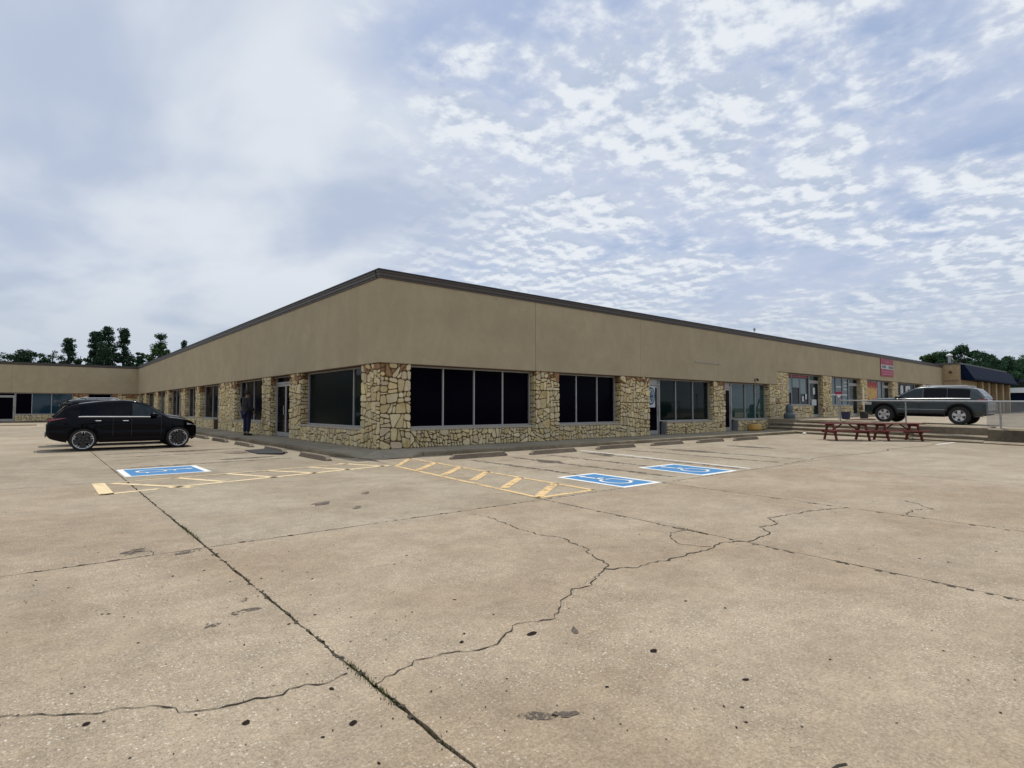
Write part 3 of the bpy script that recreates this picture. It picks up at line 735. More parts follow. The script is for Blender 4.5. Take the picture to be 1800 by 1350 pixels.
for a_ in (14.90, 21.55): MB().box(a_, a_+.049, -.30, -.004, .13, .665).map(WR).build('end_post', M['alu_d'], B)
pier(WR, 19.12, 20.26, 16); door(WR, 20.28, 21.30, hs=-1, transom='paper')
sillwall(WR, 21.6, 25.3, 17); window(WR, 21.32, 25.2, [22.85, 24.05], 'glass3')
# the pier at the step is tall: it carries both fascia heights
SOF2 = 3.60; G2 = .75
cpp = plain('pier', B, None)
MB().box(25.3, 27.8, -.4, 0, .02, SOF-.01).map(WR).build('mortar_core', M['mortar'], cpp); MB().box(26.23, 27.8, -.4, 0, SOF-.01, SOF2).map(WR).build('mortar_core', M['mortar'], cpp)
stones(25.3, 27.8, G0, SOF-.01, WR, 18, .30); stones(26.24, 27.8, SOF, SOF2-.01, WR, 19, .30); stones(0, .3, G0, SOF-.01, jamb(WR, 25.3, -1), 20, .27)
def unit(a, b, dd, e, seed, mull, gl='glass2', far=.30):
    sillwall(WR, a, b, seed, G2, 1.50, .30, .3); window(WR, a+.04, b-.02, mull, gl, 1.58, SOF2-.03); door(WR, b, dd, G2, SOF2-.03, 3.15, hs=1, glass='glass2', transom='glass2'); pier(WR, dd, e, seed+1, G2, SOF2, .32, rust=False, warm=.3)
unit(27.8, 31.4, 33.0, 34.45, 31, [28.8, 30.0])
unit(34.45, 38.3, 40.1, 41.35, 33, [35.9, 37.1], 'glass3')
unit(41.35, 45.6, 47.2, 48.6, 35, [43.0, 44.4], 'glass3')
unit(48.6, 54.2, 55.6, 56.7, 37, [50.4, 52.2], 'glass')
unit(56.7, 60.4, 61.6, 62.25, 39, [58.5], 'glass4')
# left hand facade --------------------------------------------------
sillwall(WL, 1.28, 6.85, 41, base=.24); window(WL, 1.3, 6.65, [2.42], 'glass2', glasses=['glass2', 'glass5'])
pier(WL, 6.85, 8.10, 42, rust=True)
door(WL, 8.12, 10.66, leafs=2, hs=1)
pier(WL, 10.68, 11.87, 43); sillwall(WL, 11.87, 16.7, 44); window(WL, 11.9, 16.5, [12.7, 14.1, 15.5], 'glass')
pier(WL, 16.7, 20.1, 45); door(WL, 20.12, 21.35, hs=1, transom='paper')
sillwall(WL, 21.35, 25.2, 46); window(WL, 21.38, 24.9, [22.8], 'glass')
pier(WL, 25.2, 26.5, 47); sillwall(WL, 26.5, 30.0, 48); window(WL, 26.5, 29.9, [28.5], 'glass')
pier(WL, 30.0, 31.4, 49); door(WL, 31.42, 33.4, leafs=2); sillwall(WL, 33.4, 36.6, 50); window(WL, 33.42, 36.4, [34.8], 'glass')
pier(WL, 36.6, 38.3, 51); door(WL, 38.32, 39.6, glass='glass4'); sillwall(WL, 39.6, 42, 52); window(WL, 39.62, 41.9, [], 'glass4')
pier(WL, 42, 43.9, 53); sillwall(WL, 43.9, 49, 54); window(WL, 43.9, 48.9, [46.4], 'glass')
pier(WL, 49, 50.6, 55); sillwall(WL, 50.6, 53.8, 56); window(WL, 50.6, 53.7, [52.2], 'glass'); pier(WL, 53.8, 54.8, 57)
# far wing ----------------------------------------------------------
pier(WB, -2.25, -.0, 61, jside=1, base=.4); sillwall(WB, -4.2, -2.25, 62, base=.4); window(WB, -4.2, -2.3, [], 'glass'); pier(WB, -5.4, -4.2, 63, jside=1, base=.4)
sillwall(WB, -9.72, -5.4, 64, base=.4); window(WB, -9.7, -5.44, [-8.5, -7.05], glasses=['glass', 'glass4', 'glass4'], z0=.75, d=-.12)
door(WB, -11.0, -9.72, d=-.12, hs=-1)
sillwall(WB, -16, -11.0, 65, base=.4); window(WB, -16, -11.04, [-14.4, -12.7], 'glass4', d=-.12); pier(WB, -18, -16, 66, jside=1, base=.4)
for k in range(5):
    x = -18-k*8; sillwall(WB, x-6.4, x, 70+k, base=.5); window(WB, x-6.4, x-.04, [x-4.3, x-2.2], 'glass4', d=-.12); pier(WB, x-8, x-6.4, 80+k, jside=1, base=.5)
# stones into the scene: the 300 that show largest are single pieces
STONE_LIST.sort(key=lambda s: -s[0])
SH = plain('stonework', B, None)
for k, (_, vs, fs, mi) in enumerate(STONE_LIST[:300]):
    MB().add(vs, fs).build('stone', STONES[mi], SH)
rest = MB()
for (_, vs, fs, mi) in STONE_LIST[300:]: rest.add(vs, fs, mi)
rest.build('stone', STONES, SH, kind='stuff')
# fascia panels
OV = .07
def fascia(wm, s0, s1, z0, name='fascia_panel', g=.004):
    MB().box(s0+g, s1-g, -.05, OV, z0, TOPZ-.26).map(wm).build(name, M['stucco'], B, bevel=.008)
    MB().box(s0, s1, -.30, -.052, z0+.03, TOPZ-.26).map(wm).build('fascia_backing', M['coping_dark'], B)
    MB().box(s0+g, s1-g, -.40, OV-.01, z0-.022, z0-.002).map(wm).build('soffit', M['brown'], B)
MB().box(-OV, 6.43-.007, -.05, OV, SOF, TOPZ-.26).map(WR).build('fascia_panel', M['stucco'], B, bevel=.008); MB().box(.3, 6.43, -.3, -.052, SOF+.03, TOPZ-.26).map(WR).build('fascia_backing', M['coping_dark'], B); MB().box(-OV+.01, 6.42, -.40, OV-.01, SOF-.022, SOF-.002).map(WR).build('soffit', M['brown'], B); fascia(WR, 6.43, 12.9, SOF, g=.006); fascia(WR, 12.9, 19.5, SOF, g=.002); fascia(WR, 19.5, 26.23, SOF, g=.002)
for a, b in ((26.23, 35), (35, 44), (44, 53), (53, 62.3)): fascia(WR, a, b, SOF2, g=.002)
for a, b in ((.0505, 10), (10, 20), (20, 31), (31, 43), (43, 54.85)): fascia(WL, a, b, SOF, g=.0 if a < 0 else .002)
for a, b in ((-58, -40), (-40, -22), (-22, -10), (-10, -.05)): fascia(WB, a, b, SOF, g=.003)
# coping (stepped trim board and gutter lip)
def coping(wm, s0, s1, e0=0., e1=0.):
    # e0 and e1 lengthen each stage so that the outside corner mitres close
    for (d0, d1, z0, z1, m, nm) in ((-.05, .105, 5.44, 5.50, 'coping', 'trim_board'), (-.05, .135, 5.502, 5.60, 'coping', 'trim_board'), (-.05, .16, 5.602, 5.665, 'coping', 'gutter'), (-.12, .19, 5.667, 5.70, 'coping_dark', 'drip_edge')):
        MB().box(s0-(d1 if e0 else 0), s1+(d1*e1), d0, d1, z0, z1).map(wm).build(nm, M[m], B)
coping(WR, 0, 62.3, 1); coping(WL, .12, 54.7); coping(WB, -58, -.16)
# roofs
RF = plain('roof', B, None)
MB().box(.1, 62.2, .05, 22, 5.35, 5.62).build('roof_deck', M['roof'], RF); MB().box(.1, 20, 22.001, 54.9, 5.35, 5.62).build('roof_deck', M['roof'], RF)
MB().box(-58, 20, 54.901, 76, 5.35, 5.62).build('roof_deck', M['roof'], RF)
MB().box(.5, 62.2, .41, .5, 0, 5.3).build('inner_wall', M['inner'], B); MB().box(.41, .5, .51, 54.8, 0, 5.3).build('inner_wall', M['inner'], B); MB().box(-58, .4, 55.21, 55.3, 0, 5.3).build('inner_wall', M['inner'], B)

# sign, bracket, cameras on the facade ------------------------------
sg = empty('shop_sign', (45.7, -OV-.01, 4.68), 0, 'red and white shop sign high on the fascia above the poster window', 'sign')
MB().box(-1.5, 1.5, -.05, 0, -.72, .72).build('sign_board', M['red'], sg, bevel=.01)
MB().box(-1.52, 1.52, -.058, -.051, -.12, .22).build('white_band', M['paper'], sg)
mb = MB(); rs_ = random.Random(2)
for k in range(14):
    x = -1.35+k*.205
    if k in (5, 7): continue
    mb.box(x, x+.035, -.064, -.0585, -.06, .16)
    if k != 6: mb.box(x+.11, x+.145, -.064, -.0585, -.06, .16); mb.box(x+.035, x+.11, -.064, -.0585, rs_.choice([.12, .03, -.06]), rs_.choice([.16, .07])+.001)
mb.build('lettering', M['black'], sg)
mb = MB(); mb.tube([(-.45+.9*i/40, -.053, .47+.10*sin(i*.9)*(1 if i < 8 else .45)) for i in range(41)], .022, 5); mb.build('script_lettering', M['pink'], sg)
mb = MB()
for zz, x0, x1 in ((-.33, -1.25, 1.2), (-.53, -1.1, 1.15)):
    x = x0
    while x < x1: w_ = rs_.uniform(.05, .12); mb.box(x, x+w_, -.056, -.0505, zz-.05, zz+.05*rs_.uniform(.5, 1)); x += w_+rs_.choice([.03, .03, .09])
mb.build('small_lettering', M['pink'], sg)
tag(MB().box(17.3, 19.8, -OV-.03, -OV-.001, 3.70, 3.73).build('metal_strip', M['alu']), 'thin metal strip left on the stucco above the door', 'bracket')
def seccam(x, y, z, rz, label):
    r = empty('security_camera', (x, y, z), rz, label, 'camera')
    MB().box(-.05, .05, -.02, 0, -.09, .09).build('mount', M['black'], r); MB().tube([(0, -.01, 0), (0, -.12, .02)], .018, 6).build('arm', M['black'], r)
    MB().tube([(.14, -.16, -.02), (-.06, -.14, .03), (-.14, -.13, .05)], [.05, .06, .05], 8).build('camera_body', M['black'], r); return r
seccam(23.47, -OV, 2.99, .4, 'small black security camera fixed above the teal shop window')
# bird on the roof edge
bd = empty('bird', (23.37, -.14, 5.70), .5, 'small dark bird perched on the roof edge', 'bird')
mb = MB(); mb.tube([(-.26, 0, .06), (-.14, 0, .12), (-.05, 0, .15), (.05, 0, .20), (.12, 0, .25), (.17, 0, .275), (.21, 0, .27), (.25, 0, .262)], [.012, .035, .062, .068, .045, .04, .022, .004], 8)
mb.tube([(.0, .02, .12), (.0, .02, 0)], .006, 5); mb.tube([(.0, -.02, .12), (.0, -.02, 0)], .006, 5)
mb.build('body', M['black'], bd, smooth=True)

# posters and window signs ------------------------------------------
def poster(wm, s0, s1, z0, z1, m, label, d=-.235, cat='poster', grp=None):
    o = MB().box(s0, s1, d-.004, d, z0, z1).map(wm).build('window_poster', M[m] if isinstance(m, str) else m); return tag(o, label, cat, grp)
rsn = empty('round_door_sign', (14.02, .232, 2.0), 0, 'white door sign with a blue ring logo', 'sign')
MB().box(-.33, .33, -.012, 0, -.58, .42).build('sign_board', M['paper'], rsn)
mb = MB()
def disc(mb, cx, cz, r0, r1, a0, a1, y, n=28, sx=1.):
    vs = []; 
    for i in range(n+1):
        a = a0+(a1-a0)*i/n; vs += [(cx+cos(a)*r0*sx, y, cz+sin(a)*r0), (cx+cos(a)*r1*sx, y, cz+sin(a)*r1)]
    mb.add(vs, [(2*i, 2*i+1, 2*i+3, 2*i+2) for i in range(n)])
disc(mb, 0, -.05, .33, .42, 0, 2*pi, -.015, sx=.76); disc(mb, 0, -.05, 0.001, .28, 0, 2*pi, -.015, sx=.76)
BL = mat('logo_blue', (.012, .07, .14), .4)
mb.build('blue_ring', BL, rsn)
mb = MB(); disc(mb, -.02, -.05, .18, .25, radians(80), radians(280), -.018, sx=.76); mb.box(.06, .12, -.019, -.0155, .02, .12); mb.box(.06, .12, -.019, -.0155, -.2, -.12)
mb.build('white_curve', M['paper'], rsn)
poster(WL, 20.45, 21.1, 1.95, 2.6, 'paper', 'white notice taped high on a door behind the person')
poster(WL, 38.6, 39.4, 1.0, 2.1, mat('aqua_sign', (.10, .30, .34), .5), 'pale aqua sign on a far door beside the black SUV windshield')
mur = mat('poster_yellow', (.55, .33, .10), .6, var=.35, vscale=3); mred = mat('poster_red', (.35, .04, .03), .6, var=.3, vscale=4)
pp = empty('food_poster', (42.9, .225, 2.45), 0, 'large red and yellow poster filling a shop window behind the grey SUV', 'poster')
MB().box(-1.45, 1.5, -.01, 0, -.85, 1.0).build('poster_sheet', mred, pp)
mb = MB(); rq = random.Random(8)
for k in range(9): a = -1.2+k*.27; mb.flat([(a, 0), (a+.24, 0), (a+.28, 1)], 0) if False else mb.add([(a, -.014-.001*k, rq.uniform(-.5, -.2)), (a+.26, -.014-.001*k, rq.uniform(-.5, -.2)), (a+.34, -.014-.001*k, rq.uniform(.3, .6)), (a+.1, -.014-.001*k, rq.uniform(.45, .75)), (a-.08, -.014-.001*k, rq.uniform(.2, .4))], [(0, 1, 2, 3, 4)])
mb.build('yellow_print', mur, pp); MB().box(-1.2, 1.1, -.016, -.0105, -.83, -.62).build('pink_print', M['pink'], pp)
for k, (a, b, z0, z1, m_) in enumerate([(28.1, 28.75, 2.35, 3.3, 'paper'), (28.95, 29.9, 2.7, 3.3, 'paper'), (30.1, 30.9, 2.3, 3.3, 'paper')]):
    poster(WR, a, b, z0, z1, mat('pale_blind', (.20, .27, .29), .6), ['pale grey blind in the first pane of the raised shop window', 'pale grey blind in the middle pane of the raised shop window', 'pale grey blind in the pane beside the raised shop door'][k], cat='blind')
poster(WR, 27.95, 31.2, 3.36, 3.50, 'red', 'narrow dark red banner along the top of the raised shop window', cat='banner')
poster(WR, 30.3, 30.6, 1.8, 2.15, 'paper', 'small white notice low in the raised shop window'); poster(WR, 30.8, 31.05, 1.95, 2.3, 'paper', 'small white notice beside the raised shop door frame')
poster(WR, 32.0, 32.35, 2.3, 2.75, 'paper', 'white paper notice on the upper door glass of the raised shop'); poster(WR, 31.8, 32.55, 1.55, 1.95, 'paper', 'white sign on the door glass at handle height')
poster(WR, 34.7, 38.0, 2.28, 2.38, 'paper', 'long white strip across the second raised shop window', cat='banner')
for k, z in enumerate((3.2, 2.95, 2.7)): poster(WR, 37.3, 37.95, z, z+.09, 'paper', ['top', 'middle', 'lowest'][k]+' short white line of lettering at the right of the second raised window', cat='lettering')
poster(WR, 36.0, 36.9, 2.85, 2.95, 'paper', 'faint white line of lettering in the middle pane of the second raised window', cat='lettering')
wt = mat('window_white', (.62, .66, .66), .5)
poster(WR, 50.2, 50.9, 2.2, 3.35, wt, 'first tall white painted letter on the window above the SUV hood', cat='lettering'); poster(WR, 51.6, 52.1, 2.2, 3.3, wt, 'second tall white painted letter on the window above the SUV hood', cat='lettering')
poster(WR, 51.62, 52.9, 3.05, 3.35, wt, 'short white bar painted at the top of the lettered window', d=-.23, cat='lettering')
yd = empty('yield_sign', (24.8, -4.0, 2.06), -.85, 'small red and white triangular sign on a thin post behind the railing', 'sign')
MB().prism([(-.22, -.01, .2), (.22, -.01, .2), (0, -.01, -.2)], [(-.22, .01, .2), (.22, .01, .2), (0, .01, -.2)]).build('sign_plate', M['red'], yd)
MB().prism([(-.13, -.016, .05), (.13, -.016, .05), (0, -.016, -.16)], [(-.13, -.0105, .05), (.13, -.0105, .05), (0, -.0105, -.16)]).build('white_field', M['white'], yd)
MB().tube([(0, .03, .1), (0, .03, -1.31)], .025, 8).build('post', M['steel'], yd)

# ------------------------------------------------------------------ brick building at the right end
K = empty('brick_building', (0, 0, 0), 0, 'tan brick building with a dark navy mansard roof beyond the shops', 'building')
X1, Y1, X2 = 62.35, -1.45, 84.9
MB().box(X1, X2, Y1, 14, .3, 5.72).build('wall', M['brick'], K)
MB().box(X1-.05, X2+.1, Y1-.06, 14, 5.722, 5.90).build('parapet_cap', M['coping'], K)
MB().box(X1-.02, X1-.001, Y1+.1, -.12, 4.05, 4.12).build('ledge_band', M['brick_d'], K)
for i in range(46):      # mansard of standing ribs
    a = X1+.5+i*.49
    MB().prism([(a, Y1-1.05, 4.30), (a+.485, Y1-1.05, 4.30), (a+.485, Y1-.02, 4.30), (a, Y1-.02, 4.30)], [(a, Y1-.30, 5.70), (a+.485, Y1-.30, 5.70), (a+.485, Y1-.02, 5.70), (a, Y1-.02, 5.70)]).build('mansard_panel', M['navy'], K)
MB().box(X1+.45, X2+.5, Y1-1.10, Y1-.02, 4.16, 4.295).build('mansard_soffit', M['navy'], K)
for i, a in enumerate([70.2, 73.9, 77.6, 81.4]):
    MB().box(a, a+2.3, Y1-.02, Y1-.002, .7, 4.1).build('window', M['brick_d'], K)
for i, a in enumerate([69.6, 72.6, 76.3, 80.0, 83.8]): MB().box(a, a+.75, Y1-.42, Y1-.021, .5, 4.155).build('brick_pilaster', M['brick'], K)
MB().box(66.2, 66.5, Y1-.01, Y1-.002, 1.2, 3.6).build('downpipe', M['brown'], K)
MB().box(85.45, 104, -2.6, 6, 4.62, 4.92).build('canopy_roof', M['navy'], K)
for a in (103,): MB().box(a, a+.3, 5, 5.3, .5, 4.62).build('canopy_post', M['coping_dark'], K)
seccam(X1-.001, -.75, 4.95, -pi/2, 'black security camera on the side wall of the brick building')
dsh = empty('satellite_dish', (62.9, -.8, 5.9), .2, 'pale satellite dish on the brick building roof edge', 'satellite dish')
MB().tube([(0, 0, 0), (0, 0, .2)], .03, 6).build('mast', M['steel'], dsh)
mb = MB(); mb.lathe([(0.001, 0), (.15, .015), (.3, .06), (.42, .13), (.43, .125), (.3, .05)], 20)
o = mb.build('dish', M['white'], dsh, smooth=True); o.rotation_euler = (radians(65), 0, 0); o.location = (0, 0, .34); o.scale = (.62, .62, .62)
vp = empty('vent_pipe', (64.6, -.2, 5.9), 0, 'metal roof vent pipe with a bright cap on the brick building', 'vent')
MB().lathe([(.14, 0), (.14, .8)], 12).build('pipe', M['steel'], vp, smooth=True); MB().lathe([(.001, 1.12), (.26, 1.0), (.28, .86), (.2, .8), (.14, .8)], 14).build('cap', M['white'], vp, smooth=True)
fb = empty('distant_building', (0, 0, 0), 0, 'distant low building with a bright white band beyond the canopy', 'building')
MB().box(119.5, 126, -14, 4.6, 3.9, 4.75).build('white_fascia', mat('bright_white', (.85, .86, .88), .5), fb); MB().box(120.0, 126, -13.6, 4.3, .3, 3.9).build('wall', M['navy'], fb)

# ------------------------------------------------------------------ wheel stops
def stop_mb():
    mb = MB(); prof = [(-.085, 0), (-.065, .115), (-.045, .13), (.045, .13), (.065, .115), (.085, 0)]; rows = []
    rr = random.Random(4)
    for x, k in [(-1, .0), (-.93, .7), (-.88, 1), (-.4, 1), (0, 1), (.4, 1), (.88, 1), (.93, .7), (1, .0)]:
        x = x*.98
        rows.append([(x, y*(1 if k == 1 else .93), max(.0, z*(k if k else .35))+ (rr.uniform(-.004, .004) if 0 < z else 0)) for y, z in prof])
    mb.grid(rows); mb.add(rows[0], [tuple(range(6))]); mb.add(rows[-1], [tuple(range(6))]); return mb
proto = stop_mb().build('wheel_stop', M['stop'], smooth=True, ang=25)
stops = [(1.55, -3.05, .0, 'concrete wheel stop nearest the corner on the right side, just past the orange hatching'), (4.22, -3.32, .01, 'wheel stop right of the nearest one, left of the long white line'), (7.3, -3.25, -.01, 'wheel stop just right of the end of the long white line'),
         (10.28, -3.26, .0, 'wheel stop in front of the door with the blue ring sign'), (12.98, -3.45, .01, 'wheel stop second from the steps in the right row'), (15.55, -3.62, -.01, 'wheel stop closest to the steps in the right row'),
         (-2.15, -.35, pi/2, 'wheel stop closest to the corner ramp in the left row'), (-2.17, 3.0, pi/2-.02, 'wheel stop with a black mat lying against it'), (-2.2, 6.5, pi/2, 'wheel stop left of the one with the mat'),
         (-2.22, 10.0, pi/2+.02, 'small wheel stop in line with the front of the black SUV'), (-2.25, 13.2, pi/2, 'farthest wheel stop showing past the nose of the black SUV')]
for i, (x, y, a, lb) in enumerate(stops):
    o = proto if i == 0 else proto.copy()
    if i: COL.objects.link(o)
    o.location = (x, y, .003); o.rotation_euler = (0, 0, a); tag(o, lb, 'wheel stop', 'concrete wheel stops along the kerb')
    if x < 0: o.scale = (1.05, 1.1, 1.0)
mt = MB(); q = [(-2.85, 3.9), (-2.95, 2.1), (-2.45, 1.45), (-2.28, 1.7), (-2.3, 3.6)]
mt.prism([(x, y, .006) for x, y in q], [(x, y, z) for (x, y), z in zip(q, (.02, .025, .05, .07, .06))])
tag(mt.build('floor_mat', M['rubber']), 'crumpled black rubber mat lying against a wheel stop', 'mat')

# ------------------------------------------------------------------ picnic tables
def picnic(loc, rz, label):
    r = empty('picnic_table', loc, rz, label, 'picnic table', 'dark red picnic tables standing end to end'); Ln = .97; Hh = .74
    for k in range(5): MB().box(-Ln, Ln, -.36+k*.146, -.36+k*.146+.136, Hh-.036, Hh).build('table_board', M['wood_red'], r)
    for s in (-1, 1):
        for k in range(2): a = s*(.56+k*.135); MB().box(-Ln, Ln, a-.063, a+.063, .405, .44).build('seat_board', M['wood_red'], r)
        xb = s*.66
        MB().box(xb-.02, xb+.02, -.36, .36, Hh-.125, Hh-.038).build('crossbar', M['wood_red'], r); MB().box(xb-.02, xb+.02, -.70, .70, .315, .403).build('seat_support', M['wood_red'], r)
        for e in (-1, 1):
            x0, x1 = (xb+.022, xb+.075)
            MB().prism([(x0, e*.60-.065, 0), (x1, e*.60-.065, 0), (x1, e*.60+.065, 0), (x0, e*.60+.065, 0)], [(x0, e*.25-.065, Hh-.04), (x1, e*.25-.065, Hh-.04), (x1, e*.25+.065, Hh-.04), (x0, e*.25+.065, Hh-.04)]).build('leg', M['wood_red'], r)
    for s in (-1, 1): MB().tube([(s*.62, 0, .36), (s*.15, 0, Hh-.05)], .03, 4).build('brace', M['wood_red'], r)
    return r
tang = atan2(-.72, .695)
picnic((18.72, -6.45, .002), tang, 'dark red wooden picnic table nearer the concrete steps')
picnic((20.16, -7.94, .002), tang, 'dark red wooden picnic table at the right end, under the grey SUV')

# ------------------------------------------------------------------ railing along the upper lot
RLp = [(23.62, -4.50), (22.02, -7.80), (20.42, -11.35), (18.9, -14.9), (17.4, -18.4)]
rl = empty('pipe_railing', (0, 0, 0), 0, 'grey pipe railing on the edge of the upper parking level', 'railing')
for i, (x, y) in enumerate(RLp): MB().tube([(x, y, zup(y)-.1), (x, y, zup(y)+1.02)], .032, 8).build('post', M['steel'], rl, smooth=True)
MB().tube([(x, y, zup(y)+1.03) for x, y in RLp], .03, 8).build('top_rail', M['steel'], rl, smooth=True)
ps = empty('chain_link_panel', (0, 0, 0), 0, 'galvanised chain-link mesh hung behind the railing at the right edge', 'fence')
a, b = Vector((20.85, -10.85)), Vector((17.45, -18.4)); t_ = (b-a).normalized(); Lc = (b-a).length; wm_ = MB(); hh = 1.0; stp = .055
k = -int(hh/stp)
while k*stp < Lc:
    for sg_ in (0, 1):
        s0, s1 = k*stp, k*stp+hh; z0, z1 = (0., hh) if sg_ == 0 else (hh, 0.)
        c0, c1 = max(s0, 0), min(s1, Lc)
        if c1 > c0:
            f0, f1 = (c0-s0)/hh, (c1-s0)/hh; q0 = a+t_*c0; q1 = a+t_*c1
            wm_.tube([(q0.x, q0.y, zup(q0.y)+.03+z0+(z1-z0)*f0), (q1.x, q1.y, zup(q1.y)+.03+z0+(z1-z0)*f1)], .0062, 3, cap=False)
    k += 1
wm_.build('wire_mesh', M['steel'], ps, kind='stuff')
for c_ in (1,):
    q0 = a if c_ == 0 else b; MB().tube([(q0.x, q0.y, zup(q0.y)), (q0.x, q0.y, zup(q0.y)+1.03)], .022, 8).build('end_bar', M['steel'], ps)

# ------------------------------------------------------------------ small things by the steps
def bucket(x, y, m, label, pole=True):
    r = empty('pole_in_bucket', (x, y, .752), 0, label, 'bucket', 'white poles standing in dark buckets')
    MB().lathe([(.001, 0), (.20, 0), (.24, .42), (.21, .42), (.19, .36), (.001, .36)], 16).build('bucket', M[m], r, smooth=True)
    if pole: MB().tube([(0, 0, .3), (0, 0, 1.85)], .028, 8).build('pole', M['white'], r, smooth=True)
bucket(27.0, -3.55, 'navyplastic', 'navy blue bucket just behind the railing end post', False)
bucket(28.9, -3.85, 'black', 'black bucket with a thin white pole in front of the grey SUV')
pot = empty('flower_pot', (22.4, -.55, .13), 0, 'yellow pot with dark soil on the walk under the teal window', 'pot')
MB().lathe([(.001, 0), (.30, 0), (.37, .08), (.36, .30), (.30, .38), (.27, .36), (.001, .33)], 18).build('bowl', M['yellow'], pot, smooth=True)
mb = MB(); rf = random.Random(9)
for k in range(120): a_ = rf.random()*6.3; l_ = rf.uniform(.05, .24); mb.add([(cos(a_)*l_*.5, sin(a_)*l_*.5, .33), (cos(a_)*l_*.5+.03, sin(a_)*l_*.5, .33), (cos(a_)*l_*1.1, sin(a_)*l_*1.1, .33+rf.uniform(.05, .16))], [(0, 1, 2)])
mb.build('wilted_plant', M['brown'], pot)
drum = empty('garden_urn', (26.0, -.85, .75), 0, 'blue grey stacked urn on top of the steps beside the stone pier', 'urn')
MB().lathe([(.001, 0), (.36, 0), (.40, .07), (.40, .30), (.33, .36), (.25, .42)], 18).build('base', M['bluegrey'], drum, smooth=True); MB().lathe([(.22, .42), (.25, .6), (.24, .85), (.15, 1.0), (.001, 1.02)], 16).build('upper_body', M['bluegrey'], drum, smooth=True); drum.scale = (.8, .8, .85)
hb = MB(); hb.tube([(25.05, -.25, .85), (25.65, -.25, 1.9)], .045, 6); hb.tube([(25.15, -.25, 1.02), (25.15, -.02, 1.02)], .02, 6); hb.tube([(25.55, -.25, 1.72), (25.55, -.02, 1.72)], .02, 6)
tag(hb.build('handrail', M['sill']), 'short pale slanted handrail on the stone pier beside the steps', 'handrail')
tag(MB().box(-10.3, -8.1, 41.8, 42.05, .004, .09).build('timber_beam', M['plank']), 'raw timber beam lying on the lot before the far wing', 'beam')
lt = MB(); lt.lathe([(.001, .0), (.09, .01), (.11, .05), (.06, .09), (.001, .10)], 9); o = lt.build('paper_scrap', M['white']); o.location = (23.0, -2.95, .003); tag(o, 'crumpled white paper scrap on the ground at the foot of the steps', 'litter')
rb = MB(); rb.prism([(24.6, -4.3, .74), (26.3, -5.0, .74), (26.1, -5.4, .74), (24.3, -4.7, .74)], [(24.7, -4.4, .80), (26.1, -5.0, .84), (26.0, -5.3, .82), (24.5, -4.65, .80)]); 
tag(rb.build('timber_pile', M['brown']), 'low pile of dark timber on the upper level in front of the SUV', 'timber')

